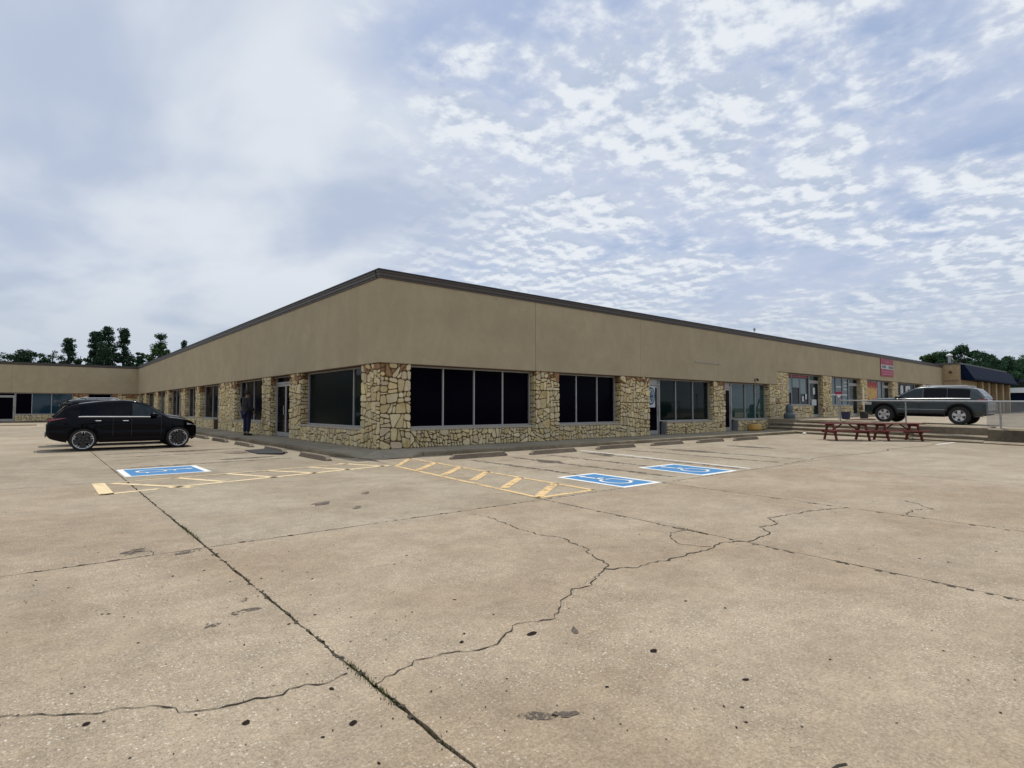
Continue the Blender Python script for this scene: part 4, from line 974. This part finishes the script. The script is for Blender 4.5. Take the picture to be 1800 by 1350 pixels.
# ------------------------------------------------------------------ cars
def lerp_tab(tab, x):
    if x <= tab[0][0]: return tab[0][1]
    for (a, va), (b, vb) in zip(tab, tab[1:]):
        if x <= b: return va+(vb-va)*(x-a)/(b-a)
    return tab[-1][1]
def smooth_tab(tab, x):
    h = .05; return (lerp_tab(tab, x-h)+2*lerp_tab(tab, x)+lerp_tab(tab, x+h))/4
def car(name, loc, rz, label, cat, p):
    r = empty(name, loc, rz, label, cat)
    paint = M[p['paint']]; Lr, Lf = p['rear'], p['front']; wr, wf, R = p['xr'], p['xf'], p['R']; HW = p['hw']; RA = R+p.get('gap', .06); zc = R
    # stations
    xs = set(np.linspace(Lr, Lf, 44).tolist())
    for xc in (wr, wf):
        for a in np.linspace(-1, 1, 15): xs.add(xc+RA*a*.9999)
        xs.add(xc-RA*1.001); xs.add(xc+RA*1.001)
    xs = sorted(xs)
    plan = lambda x: HW*lerp_tab(p['plan'], x)
    zlo0 = lambda x: lerp_tab(p['low'], x)
    zb = lambda x: smooth_tab(p['belt'], x)
    def zlo(x):
        z = zlo0(x)
        for xc in (wr, wf):
            if abs(x-xc) < RA: z = max(z, zc+sqrt(max(0, RA*RA-(x-xc)**2)))
        return z
    def yside(x, z):       # half width of the body side at height z
        w = plan(x); b = zb(x); l = zlo0(x); u = min(1, max(0, (z-l)/(b-l)))
        k = 1-.055*max(0, (.28-u)/.28)**1.6-.045*max(0, (u-.62)/.38)**2+.006*sin(u*9)
        fl = 0
        for xc in (wr, wf): fl += .022*math.exp(-((x-xc)/(RA*.95))**2)*math.exp(-((z-zc-.25)/.28)**2)*4*.5
        return w*k+fl*.5
    rows = []
    for x in xs:
        l = zlo(x); b = zb(x); w = plan(x); ring = []
        for u in (0, .12, .25, .38, .5, .62, .74, .86, .95, 1.): z = l+(b-l)*u; ring.append((x, yside(x, z), z))
        cr = lerp_tab(p['crown'], x)
        ring += [(x, w*.90, b+cr*.45), (x, w*.75, b+cr*.8), (x, w*.4, b+cr), (x, 0, b+cr*1.03)]
        rows.append([(a, -b_, c) for a, b_, c in ring]+[(a, b_, c) for a, b_, c in reversed(ring[:-1])])
    mb = MB(); mb.grid(rows)
    n = len(rows[0]); mb.add(rows[0], [tuple(range(n))]); mb.add(rows[-1], [tuple(range(n))])
    mb.build('body', paint, r, smooth=True, ang=38)
    # underbody and wheel wells
    mb = MB(); mb.box(Lr+.5, wr-RA, -HW*.86, HW*.86, zlo0(0)+.02, zb(0)*.8); mb.box(wr+RA, wf-RA, -HW*.86, HW*.86, zlo0(0)+.01, zb(0)*.8); mb.box(wf+RA, Lf-.2, -HW*.8, HW*.8, zlo0(0)+.04, zb(0)*.7)
    mb.box(wr-RA+.001, wr+RA-.001, -HW*.62, HW*.62, zlo0(0)+.06, zb(0)*.85); mb.box(wf-RA+.001, wf+RA-.001, -HW*.62, HW*.62, zlo0(0)+.06, zb(0)*.85)
    mb.build('underbody', M['black'], r)
    # lower cladding strip
    for s in (-1, 1):
        mb = MB(); rr = []
        for x in np.linspace(wr+RA+.01, wf-RA-.01, 12): l = zlo0(x); rr.append([(x, s*(yside(x, l+.01)+.014), l+.005), (x, s*(yside(x, l+.10)+.014), l+.13), (x, s*(yside(x, l+.14)-.005), l+.16)])
        mb.grid(rr); mb.build('sill_cladding', M['carblack'], r, smooth=True)
        for xc in (wr, wf):      # wheel-arch lips
            mb = MB(); rr = []
            for a in np.linspace(.05, pi-.05, 16):
                x, z = xc+RA*cos(a), zc+RA*sin(a); x2, z2 = xc+(RA+.055)*cos(a), zc+(RA+.055)*sin(a)
                rr.append([(x, s*(yside(x, z)-.05), z), (x, s*(yside(x, z)+.012), z), (x2, s*(yside(x2, z2)+.010), z2), (x2, s*(yside(x2, z2)-.01), z2)])
            mb.grid(rr); mb.build('arch_lip', M[p.get('lip', 'carblack')], r, smooth=True)
    # greenhouse
    zr = lambda x: smooth_tab(p['roof'], x)
    gx = [x for x in np.linspace(p['g0'], p['g1'], 40)]
    wr_ = lambda x: plan(x)*lerp_tab(p['roofw'], x)
    def gside(x, u):       # u 0 at belt, 1 at roof rail
        b = zb(x); t = max(zr(x)-.05, b-.01); w0 = plan(x)*.955; w1 = min(w0, wr_(x)); z = b-.02+(t-b+.02)*u
        full = (z-b)/max(.05, p['roofmax']-.05-b); full = min(1, max(0, full))
        return (x, w0+(w1-w0)*full, z)
    rows = []
    for x in gx:
        ring = [gside(x, u) for u in (0, .33, .66, 1)]; y1, z1 = ring[-1][1], ring[-1][2]; zt = max(zr(x), zb(x))
        ring += [(x, y1*.93, z1+(zt-z1)*.75), (x, y1*.78, zt), (x, y1*.4, zt+.012), (x, 0, zt+.016)]
        rows.append([(a, -b_, c) for a, b_, c in ring]+[(a, b_, c) for a, b_, c in reversed(ring[:-1])])
    mb = MB(); mb.grid(rows); nn_ = len(rows[0]); mb.add(rows[0], [tuple(range(nn_))]); mb.add(rows[-1], [tuple(range(nn_))]); mb.build('roof', M[p['paint']], r, smooth=True, ang=45)
    # windscreen and rear window: skin over the sloping part of the roof shell
    for nm, (a, b), m_ in (('windshield', p['wind'], 'carglass2'), ('rear_window', p['rearw'], 'carglass')):
        rr = []
        for x in np.linspace(a, b, 7):
            y1 = gside(x, 1)[1]*.88; zt = zr(x)+.012; rr.append([(x+(.006 if nm == 'windshield' else -.012), y1*k, zt+.012-.012*abs(k)+.002) for k in (-1, -.6, 0, .6, 1)])
        MB().grid(rr).build(nm, M[m_], r, smooth=True)
    for s in (-1, 1):
        for (xa, xb, m_) in p['win']:
            rr = []
            for x in np.linspace(xa, xb, 10):
                lo_, hi_ = .10, .93
                g0_, g1_ = gside(x, lo_), gside(x, hi_)
                if g1_[2]-g0_[2] < .015: hi_ = lo_+.02
                rr.append([(x, s*(gside(x, u)[1]+.007), gside(x, u)[2]) for u in np.linspace(lo_, hi_, 4)])
            MB().grid(rr).build('side_window', M[m_], r, smooth=True)
        rr = []
        for x in np.linspace(p['win'][0][0]-.02, p.get('trim1', p['win'][-1][1]+.02), 22):
            q = gside(x, .03); zz_ = zb(x)-.005; y = yside(x, zz_); rr.append([(x, s*(y+.004), zz_-.018), (x, s*(y+.012), zz_), (x, s*(y-.004), zz_+.016)])
        MB().grid(rr).build('belt_trim', M['chrome'], r, smooth=True)
        def patch(nm, x0, x1, za, zb_, m_, off=.008, n_=6):
            rr = []
            for x in np.linspace(x0, x1, n_): rr.append([(x, s*(yside(x, z)+off), z) for z in np.linspace(za(x), zb_(x), 4)])
            MB().grid(rr).build(nm, M[m_], r, smooth=True)
        for (nm, x0, x1, f0, f1, m_) in p['patches']: patch(nm, x0, x1, f0, f1, m_)
        for xd in p['seams']:   # door shut lines
            rr = [[(xd-.006, s*(yside(xd, z)+.003), z), (xd+.006, s*(yside(xd, z)+.003), z)] for z in np.linspace(zlo0(xd)+.2, zb(xd)-.03, 6)]
            MB().grid(rr).build('door_seam', M['black'], r)
        for xh in p['handles']:
            z = zb(xh)-.14; y = yside(xh, z); MB().tube([(xh-.09, s*(y+.004), z), (xh-.07, s*(y+.035), z), (xh+.07, s*(y+.035), z), (xh+.09, s*(y+.004), z)], .014, 6).build('door_handle', M['chrome'], r, smooth=True)
        xm = p['mirror']; z = zb(xm)+.07; y = yside(xm, zb(xm))
        mb = MB(); rr = []
        for x, k in ((-.09, .6), (-.07, .95), (0, 1), (.07, .8), (.12, .4)): rr.append([(xm+x, s*(y+.14+.10*k*cos(a)), z+.075*k*sin(a)) for a in np.linspace(0, 2*pi, 11)[:-1]])
        mb.grid(rr, closed=True); mb.add(rr[0], [tuple(range(10))]); mb.add(rr[-1], [tuple(range(10))]); mb.tube([(xm, s*(y-.02), z-.07), (xm, s*(y+.10), z-.02)], .025, 6)
        mb.build('mirror', M[p.get('mir', 'black')], r, smooth=True)
    # wheels
    for xc in (wr, wf):
        for s in (-1, 1):
            yo = s*(HW-.02); w = plain('wheel', r, None); w.location = (xc, yo, R)
            hw_ = .11; rim_r = R*p['rimk']
            prof = [(rim_r-.01, -hw_), (R-.03, -hw_-.008), (R-.005, -hw_+.02), (R, -hw_+.05), (R, hw_-.05), (R-.005, hw_-.02), (R-.03, hw_+.008), (rim_r-.01, hw_)]
            MB().lathe(prof, 32, (0, -s*hw_*.6, 0), 'y').build('tyre', M['rubber'], w, smooth=True)
            mb = MB(); o_ = s*(hw_*.4+.004)
            mb.lathe([(rim_r*.93, o_-s*.05), (rim_r*.945, o_), (rim_r, o_+s*.004), (rim_r+.004, o_-s*.01)], 32, (0, 0, 0), 'y', 0)
            mb.lathe([(.001, o_-s*.055), (rim_r*.93, o_-s*.055)], 24, (0, 0, 0), 'y', 1)
            for k in range(5):
                a = 2*pi*k/5+pi/2+(.3 if xc == wf else 0)
                for (r0, r1, w0, w1, mi) in (p['spoke']):
                    c_, s_ = cos(a), sin(a)
                    q = [(r0*rim_r, -w0), (r1*rim_r, -w1), (r1*rim_r, w1), (r0*rim_r, w0)]
                    f_ = lambda u, v, d: (u*c_-v*s_, o_+s*d, u*s_+v*c_)
                    mb.prism([f_(u, v, -.03) for u, v in q], [f_(u, v, .002) for u, v in q], mi)
            mb.lathe([(.001, o_+s*.012), (rim_r*.16, o_+s*.010), (rim_r*.2, o_-s*.02)], 16, (0, 0, 0), 'y', p.get('hubm', 0))
            mb.build('rim', [M['rim'], M['rim_d']], w, smooth=True, ang=30)
    return r, yside, zb, plan, gside, zr

nau = dict(paint='carblack', rear=-2.13, front=2.13, xr=-1.19, xf=1.50, R=.36, hw=.90, rimk=.79,
    plan=[(-2.13, .74), (-2.02, .90), (-1.7, .98), (-1.2, 1), (1.3, 1), (1.7, .965), (1.95, .88), (2.08, .74), (2.13, .62)],
    low=[(-2.13, .52), (-2.02, .40), (-1.7, .30), (-1.2, .26), (1.4, .26), (1.95, .27), (2.13, .34)],
    belt=[(-2.13, .80), (-2.05, .97), (-1.9, 1.07), (-1.5, 1.11), (-1.2, 1.12), (.6, 1.10), (.95, 1.075), (1.3, 1.04), (1.7, .985), (1.95, .91), (2.08, .80), (2.13, .72)],
    crown=[(-2.13, 0), (-1.9, .0), (.7, .0), (.9, .03), (1.4, .055), (1.9, .035), (2.1, .01)],
    roof=[(-2.02, 1.04), (-1.92, 1.13), (-1.70, 1.40), (-1.5, 1.50), (-1.2, 1.56), (-.6, 1.64), (-.1, 1.665), (.25, 1.64), (.55, 1.54), (1.1, 1.17), (1.28, 1.06)], roofmax=1.66,
    roofw=[(-2, .80), (-1.2, .79), (.4, .79), (1.1, .86)], g0=-2.0, g1=1.28, wind=(.40, 1.18), rearw=(-1.97, -1.62),
    trim1=.66, win=[(-1.30, -.42, 'carglass'), (-.38, .10, 'carglass'), (.14, 1.00, 'carglass2')],
    patches=[('tail_light', -2.08, -1.62, lambda x: .97+.10*(x+2.08)/.46, lambda x: 1.045+.03*(x+2.08)/.46, 'tail'), ('head_light', 1.78, 2.06, lambda x: .80, lambda x: .87-.10*(x-1.78)/.3+.0, 'lamp')],
    seams=[-.40, .12, .98], handles=[-.80, -.05], mirror=.74, spoke=[(.1, .93, .055, .015, 1), (.45, .93, .008, .055, 0)], hubm=1, mir='carblack')
r1, ys1, zb1, pl1, gs1, zr1 = car('parked_suv', (-5.75, 7.93, .004), 0., 'glossy black SUV parked nose to the shops at the left', 'car', nau)
# spoiler, plate recess and rear lamp bar
MB().prism([(-1.80, -.60, 1.475), (-1.40, -.66, 1.50), (-1.40, .66, 1.50), (-1.80, .60, 1.475)], [(-1.82, -.60, 1.505), (-1.30, -.66, 1.565), (-1.30, .66, 1.565), (-1.82, .60, 1.505)]).build('roof_spoiler', M['carblack'], r1, bevel=.01)
MB().box(-2.145, -2.12, -.62, .62, .93, .985).build('rear_light_bar', M['tail'], r1); MB().box(-2.15, -2.12, -.45, .45, .45, .60).build('rear_bumper_trim', M['alu_d'], r1)
sec = dict(nau); sec.update(paint='cardark', g1=1.14, trim1=.5, win=[(-1.7, -.62, 'carglass'), (-.58, -.1, 'carglass'), (-.06, .62, 'carglass2')], wind=(-.05, .72), belt=[(-2.13, 1.05), (-2.09, 1.15), (-1.9, 1.18), (-1.2, 1.18), (.6, 1.16), (.95, 1.13), (1.3, 1.10), (1.7, 1.04), (1.95, .97), (2.08, .86), (2.13, .78)], roof=[(-2.1, 1.20), (-2.05, 1.30), (-1.9, 1.62), (-1.7, 1.69), (-1.2, 1.73), (-.5, 1.73), (-.15, 1.68), (.15, 1.58), (.75, 1.2), (1.14, 1.10)], roofmax=1.73, g0=-2.09, rearw=(-2.07, -1.93))
r2, *_ = car('parked_suv', (-5.42, 11.0, .004), 0., 'charcoal SUV with roof rails mostly hidden behind the black SUV', 'car', sec)
for s in (-1, 1): MB().tube([(-1.55, s*.60, 1.70), (-1.45, s*.60, 1.76), (-.4, s*.60, 1.77), (-.25, s*.6, 1.70)], .02, 6).build('roof_rail', M['rim'], r2, smooth=True)
for xx_ in (-1.3, -.95, -.6): MB().tube([(xx_, -.6, 1.765), (xx_, .6, 1.765)], .018, 6).build('roof_crossbar', M['black'], r2)
MB().prism([(-2.2, -.60, 1.62), (-1.8, -.66, 1.68), (-1.8, .66, 1.68), (-2.2, .60, 1.62)], [(-2.2, -.60, 1.65), (-1.8, -.66, 1.73), (-1.8, .66, 1.73), (-2.2, .60, 1.65)]).build('roof_spoiler', M['cardark'], r2, bevel=.01)

jp = dict(paint='cargrey', rear=-2.35, front=2.42, xr=-1.38, xf=1.50, R=.395, hw=.93, rimk=.62, lip='black', gap=.13,
    plan=[(-2.35, .84), (-2.25, .94), (-1.9, .98), (-1.2, 1), (1.5, 1), (1.9, .97), (2.2, .90), (2.36, .80), (2.42, .72)],
    low=[(-2.35, .50), (-2.2, .42), (-1.8, .36), (-1.2, .33), (1.4, .33), (2.1, .33), (2.42, .42)],
    belt=[(-2.35, .98), (-2.3, 1.10), (-2.1, 1.16), (-1.2, 1.165), (.8, 1.14), (1.2, 1.13), (2.0, 1.09), (2.25, 1.02), (2.38, .92), (2.42, .84)],
    crown=[(-2.35, 0), (.8, 0), (1.0, .03), (1.5, .055), (2.1, .035), (2.4, .0)],
    roof=[(-2.26, 1.18), (-2.2, 1.24), (-2.0, 1.50), (-1.85, 1.62), (-1.5, 1.67), (-.6, 1.71), (.0, 1.70), (.25, 1.66), (.5, 1.55), (1.08, 1.20), (1.2, 1.13)], roofmax=1.70,
    roofw=[(-2.2, .80), (-1.2, .80), (.4, .80), (1.2, .88)], g0=-2.24, g1=1.2, wind=(.32, 1.12), rearw=(-2.22, -1.88),
    win=[(-1.75, -.95, 'carglass'), (-.92, -.06, 'carglass'), (.0, .96, 'carglass2')],
    patches=[('tail_light', -2.33, -2.02, lambda x: 1.02, lambda x: 1.14, 'tail'), ('head_light', 2.05, 2.34, lambda x: .84, lambda x: .97, 'lamp'), ('side_moulding', -.95, .95, lambda x: .64, lambda x: .675, 'alu_d')],
    seams=[-.93, -.03, 1.05], handles=[-.75, .12], mirror=.90, spoke=[(.1, .93, .05, .062, 0)], hubm=0)
r3, *_ = car('parked_suv', (23.93, -8.14, zup(-8.2)+.004), pi/2, 'grey green off-road SUV parked on the upper level behind the railing', 'car', jp)
r3.rotation_euler = (0, -math.atan(.0185), pi/2)
MB().box(-2.36, -2.30, -.85, .85, .55, .66).build('rear_bumper', M['black'], r3, bevel=.02)
for s in (-1, 1): MB().tube([(-1.7, s*.62, 1.68), (-1.6, s*.62, 1.735), (.0, s*.62, 1.745), (.1, s*.62, 1.70)], .018, 6).build('roof_rail', M['rim'], r3, smooth=True)

# ------------------------------------------------------------------ person
def skinfig(name, verts, edges, rad, m, parent, root=0, sub=2):
    me = bpy.data.meshes.new(name); me.from_pydata(verts, edges, []); me.materials.append(m)
    o = bpy.data.objects.new(name, me); COL.objects.link(o)
    if parent: o.parent = parent
    sk = o.modifiers.new('skin', 'SKIN'); sk.use_smooth_shade = True
    dat = me.skin_vertices[0].data if len(me.skin_vertices) else None
    if dat is None:
        return o
    for i, r_ in enumerate(rad): dat[i].radius = r_ if isinstance(r_, tuple) else (r_, r_)
    dat[root].use_root = True
    ss = o.modifiers.new('sub', 'SUBSURF'); ss.levels = sub; ss.render_levels = sub
    return o
def skin_ready(me):
    if not len(me.skin_vertices): me.skin_vertices.new()
PS = 2.08/1.75
per = empty('person', (-.72, 11.75, .13), radians(18), 'person in a black jacket and dark jeans standing on the walk looking into a window', 'person'); per.scale = (PS,)*3
V = []; Eg = []; Rd = []
def pv(x, y, z, r_, link=None):
    V.append((x, y, z)); Rd.append(r_); i = len(V)-1
    if link is not None: Eg.append((link, i))
    return i
pel = pv(0, 0, .93, (.15, .11)); wa = pv(0, 0, 1.06, (.14, .10), pel); ch = pv(.01, 0, 1.26, (.165, .11), wa); sh = pv(.0, 0, 1.41, (.10, .08), ch); nk = pv(.01, 0, 1.49, .055, sh); hd0 = pv(.02, 0, 1.56, .075, nk); hd1 = pv(.025, 0, 1.66, .09, hd0); hd2 = pv(.02, 0, 1.73, .06, hd1)
hands = []
for s in (-1, 1):
    s0 = pv(0, s*.17, 1.40, .062, sh)
    if s > 0: e = pv(.0, s*.30, 1.13, .046, s0); w = pv(.22, s*.33, 1.08, .032, e); fd = (1, 0, 0)
    else: e = pv(-.02, s*.25, 1.12, .046, s0); w = pv(.12, s*.24, .90, .032, e); fd = (.5, 0, -.85)
    hx, hy, hz = V[w]; pm_ = pv(hx+fd[0]*.07, hy, hz+fd[2]*.07, (.034, .02), w); hands.append(pm_)
    for k in range(4):
        o_ = (k-1.5)*.02; bx_, by_, bz_ = V[pm_]
        f1 = pv(bx_+fd[0]*.045, by_+o_*1.2, bz_+fd[2]*.045, .0095, pm_); pv(bx_+fd[0]*(.075-.006*abs(k-1.2)), by_+o_*1.2, bz_+fd[2]*.075-.015, .008, f1)
    t1 = pv(hx+fd[0]*.05, hy-s*.045, hz+fd[2]*.04, .011, w); pv(hx+fd[0]*.085, hy-s*.055, hz+fd[2]*.07, .009, t1)
for s in (-1, 1):
    hp = pv(0, s*.095, .88, .095, pel); kn = pv(.02, s*.105, .50, .062, hp); an = pv(-.01, s*.11, .09, .042, kn); pv(.0, s*.11, .045, .04, an)
bo = None
def mkskin(name, verts, edges, rad, m, parent, root=0, sub=2):
    me = bpy.data.meshes.new(name); me.from_pydata(verts, edges, []); me.materials.append(m)
    o = bpy.data.objects.new(name, me); COL.objects.link(o); o.parent = parent
    sk = o.modifiers.new('skin', 'SKIN'); sk.use_smooth_shade = True
    if not len(me.skin_vertices):      # the layer appears once a skin modifier is added through the operator
        with bpy.context.temp_override(active_object=o, object=o, selected_objects=[o]):
            bpy.ops.mesh.customdata_skin_add()
    dat = me.skin_vertices[0].data
    for i, r_ in enumerate(rad): dat[i].radius = r_ if isinstance(r_, tuple) else (r_, r_)
    dat[root].use_root = True
    ss = o.modifiers.new('sub', 'SUBSURF'); ss.levels = sub; ss.render_levels = sub
    return o
mkskin('body', V, Eg, Rd, M['skin'], per)
jv = [(0, 0, .84), (0, 0, .95), (0, 0, 1.08), (.01, 0, 1.27), (0, 0, 1.40), (.0, 0, 1.47), (0, -.19, 1.39), (-.02, -.265, 1.12), (.11, -.25, .93), (0, .19, 1.39), (.0, .315, 1.13), (.19, .335, 1.085)]
mkskin('jacket', jv, [(0, 1), (1, 2), (2, 3), (3, 4), (4, 5), (4, 6), (6, 7), (7, 8), (4, 9), (9, 10), (10, 11)], [(.215, .16), (.215, .16), (.21, .155), (.22, .16), (.15, .12), (.085, .08), .10, .085, .07, .10, .085, .07], M['jacket'], per, 3)
mkskin('jeans', [(0, 0, .93), (0, .10, .86), (.02, .108, .50), (-.01, .112, .12), (0, -.10, .86), (.02, -.108, .50), (-.01, -.112, .12)], [(0, 1), (1, 2), (2, 3), (0, 4), (4, 5), (5, 6)], [(.17, .13), .112, .080, .062, .112, .080, .062], M['jeans'], per)
for s in (-1, 1): mkskin('shoe', [(-.06, s*.112, .05), (.05, s*.115, .05), (.17, s*.12, .035)], [(0, 1), (1, 2)], [(.05, .045), (.048, .045), (.04, .032)], M['shoe'], per, 1)
mb = MB(); mb.lathe([(.001, .125), (.055, .11), (.09, .06), (.10, 0), (.095, -.06), (.08, -.09)], 14); o = mb.build('hair', M['hair'], per, smooth=True); o.location = (.008, 0, 1.675)

# ------------------------------------------------------------------ trees
def leaves(cl, n_per, size, rng, jitter):
    cl = np.array(cl); K_ = len(cl); n_ = K_*n_per
    c = np.repeat(cl[:, :3], n_per, 0); rad_ = np.repeat(cl[:, 3], n_per)
    d = rng.normal(size=(n_, 3)); d /= np.linalg.norm(d, axis=1)[:, None]; rr_ = rng.random(n_)**.45
    p = c+d*(rad_*rr_)[:, None]*np.array([1, 1, .75])
    a = rng.normal(size=(n_, 3)); a /= np.linalg.norm(a, axis=1)[:, None]; b = np.cross(a, rng.normal(size=(n_, 3))); b /= np.linalg.norm(b, axis=1)[:, None]
    s = (size*rng.uniform(.5, 1.3, n_))[:, None]
    v = np.stack([p-a*s, p+b*s*.55, p+a*s, p-b*s*.55], 1).reshape(-1, 3)
    f = np.arange(4*n_).reshape(-1, 4)
    return v, f
def tree(x, y, h, w, kind, m, label, seed, group, tname, z0=0, dens=1.):
    rng = np.random.default_rng(seed); r = empty(tname, (x, y, -.25), 0, label, 'tree', group); cl = []; limbs = MB()
    limbs.tube([(0, 0, 0), (.1*w/5, .05, h*.4), (0, 0, h*.75), (0, 0, h*.93)], [h*.022, h*.017, h*.010, h*.004], 7)
    def limb(a, b, r0): limbs.tube([a, (Vector(a)*.5+Vector(b)*.5)+Vector((0, 0, .06*h*.3)), b], [r0, r0*.6, r0*.25], 5)
    if kind == 'pine':
        for i in range(int(60*dens)):
            u = rng.uniform(.25, 1.0); a = rng.uniform(0, 6.3); prof = (w/2)*(1-((u-.35)/.75)**1.5 if u > .35 else .9)*rng.uniform(.45, 1.1); z = h*u; q = (cos(a)*prof, sin(a)*prof, z)
            cl.append((*q, w*.20*rng.uniform(.6, 1.25))); limb((0, 0, z-h*.06), q, h*.006)
        cl += [(0, 0, h*.96, w*.10), (.1, 0, h*.88, w*.15)]
    elif kind == 'cone':
        for i in range(int(95*dens)):
            u = rng.uniform(.12, 1.0); a = rng.uniform(0, 6.3); prof = (w/2)*(1-u*.86)**.75*rng.uniform(.3, 1.0); z = h*u; cl.append((cos(a)*prof, sin(a)*prof, z, w*.14*rng.uniform(.7, 1.25)))
        for i in range(10): u = .2+.07*i; a = i*2.4; limb((0, 0, h*u), (cos(a)*w*.35*(1-u), sin(a)*w*.35*(1-u), h*u+.3), h*.006)
    else:
        for i in range(int(70*dens)):
            th = rng.uniform(0, 6.3); ph = math.acos(rng.uniform(-.55, 1)); rr_ = rng.uniform(.55, 1.08)**.7; q = (cos(th)*sin(ph)*w/2*rr_, sin(th)*sin(ph)*w/2*rr_, h*.60+cos(ph)*h*.37*rr_)
            cl.append((*q, w*.105*rng.uniform(.6, 1.3)))
            if i % 5 == 0: limb((0, 0, h*.35), q, h*.009)
    limbs.build('trunk', M['bark'], r, smooth=True)
    sz = .14 if kind != 'bare' else .11
    v, f = leaves(cl, int((150 if kind != 'cone' else 140)*dens), sz*(1.15 if kind == 'broad' else .95), rng, 0)
    me = bpy.data.meshes.new('crown'); me.from_pydata(v.tolist(), [], f.tolist()); me.materials.append(M[m]); o = bpy.data.objects.new('crown', me); COL.objects.link(o); o.parent = r
TL = [(-11.8, 111, 10.3, 7, 'broad', 'leaf_dark', 'low dark tree at the left edge beyond the far wing roof'), (-9.9, 103, 10.2, 5, 'pine', 'leaf_pine', 'small ragged pine second from the left edge above the far roof'),
      (-8.0, 104, 10.1, 5.5, 'broad', 'leaf_dark', 'flat topped low tree between the ragged pine and the thin grey tree'), (-6.3, 107.7, 11.6, 4, 'bare', 'leaf_grey', 'thin sparse grey tree left of the first tall conifer'),
      (-4.6, 95.8, 12.0, 3.0, 'pine', 'leaf_pine', 'tall narrow conifer standing alone left of the dark clump'), (-3.0, 97.2, 10.3, 4.5, 'broad', 'leaf_dark', 'rounded low green tree at the foot of the lone narrow conifer'),
      (-1.35, 93.1, 13.0, 3.6, 'cone', 'leaf_pine', 'left peak of the dense dark conifer clump'), (.35, 94.4, 14.0, 4.4, 'cone', 'leaf_pine', 'tallest dense dark conifer in the middle of the clump'), (-.5, 91.2, 11.0, 5.4, 'cone', 'leaf_pine', 'broad dark conifer filling the foot of the clump'),
      (2.5, 95.3, 14.4, 2.9, 'pine', 'leaf_pine', 'tall thin open pine with gaps, right of the dense clump'), (3.0, 92, 9.5, 3, 'broad', 'leaf_dark', 'low bush at the foot of the thin open pine'), (4.0, 88.8, 9.8, 2.6, 'cone', 'leaf_dark', 'small dark conifer just above the inner roof corner'),
      (7.5, 94.8, 13.5, 4.2, 'pine', 'leaf_pine', 'open pine rising behind the bright green tree'), (6.5, 86.8, 11.0, 5.2, 'broad', 'leaf_mid', 'bright green rounded tree above the left roof slope'), (10.9, 94.6, 12.6, 2.6, 'pine', 'leaf_pine', 'pine tip peeping over the roof line at the right of the row')]
for i, (x, y, h, w, k, m_, lb) in enumerate(TL): tree(x, y, h+.3, w, k, m_, lb, 100+i, 'trees behind the far wing', {'pine': 'pine_tree', 'cone': 'conifer_tree', 'broad': 'broadleaf_tree', 'bare': 'sparse_tree'}[k], dens=.5 if k == 'bare' else 1.)
TR = [(112, 12.6, 11.0, 6.5, 'leaf_mid', 'lighter green tree at the left of the large tree behind the brick building'), (114, 9.8, 12.1, 9.5, 'leaf_dark', 'large full green tree rising behind the brick building'), (119, 7.6, 12.5, 5, 'leaf_dark', 'upright leafy top at the right of the large tree'),
      (127, 6.6, 10.9, 8, 'leaf_dark', 'lower round tree above the navy mansard end'), (132, 4.0, 10.2, 8, 'leaf_dark', 'dark tree in the dip right of the mansard'), (137.4, 2.6, 11.3, 10, 'leaf_dark', 'dark tree at the right edge above the canopy'), (141, 5.2, 11.3, 8, 'leaf_mid', 'pale topped tree just left of the right edge tree')]
for i, (x, y, h, w, m_, lb) in enumerate(TR): tree(x, y, h+.3, w, 'broad', m_, lb, 200+i, 'trees behind the brick building', 'broadleaf_tree', dens=1.5)
# a few trees across the street, mirrored in the shop windows
TB = [(-20, -62, 11, 12), (-4, -66, 12, 13), (12, -64, 11, 13), (28, -60, 12, 13), (44, -62, 11, 12), (60, -60, 12, 13), (-52, -30, 11, 12), (-56, -12, 12, 13), (-54, 6, 11, 13), (-56, 24, 12, 13)]
for i, (x, y, h, w) in enumerate(TB): tree(x, y, h, w, 'broad', 'leaf_dark', ['round green tree across the street, mirrored faintly in the corner shop windows', 'tall green tree in the row facing the long right facade'][0 if i < 6 else 1] if False else ('full green tree in the row across the street facing the right facade' if i < 6 else 'full green tree in the row beyond the lot facing the left facade'), 300+i, 'trees across the street' if i < 6 else 'trees beyond the lot', 'broadleaf_tree', dens=.8)
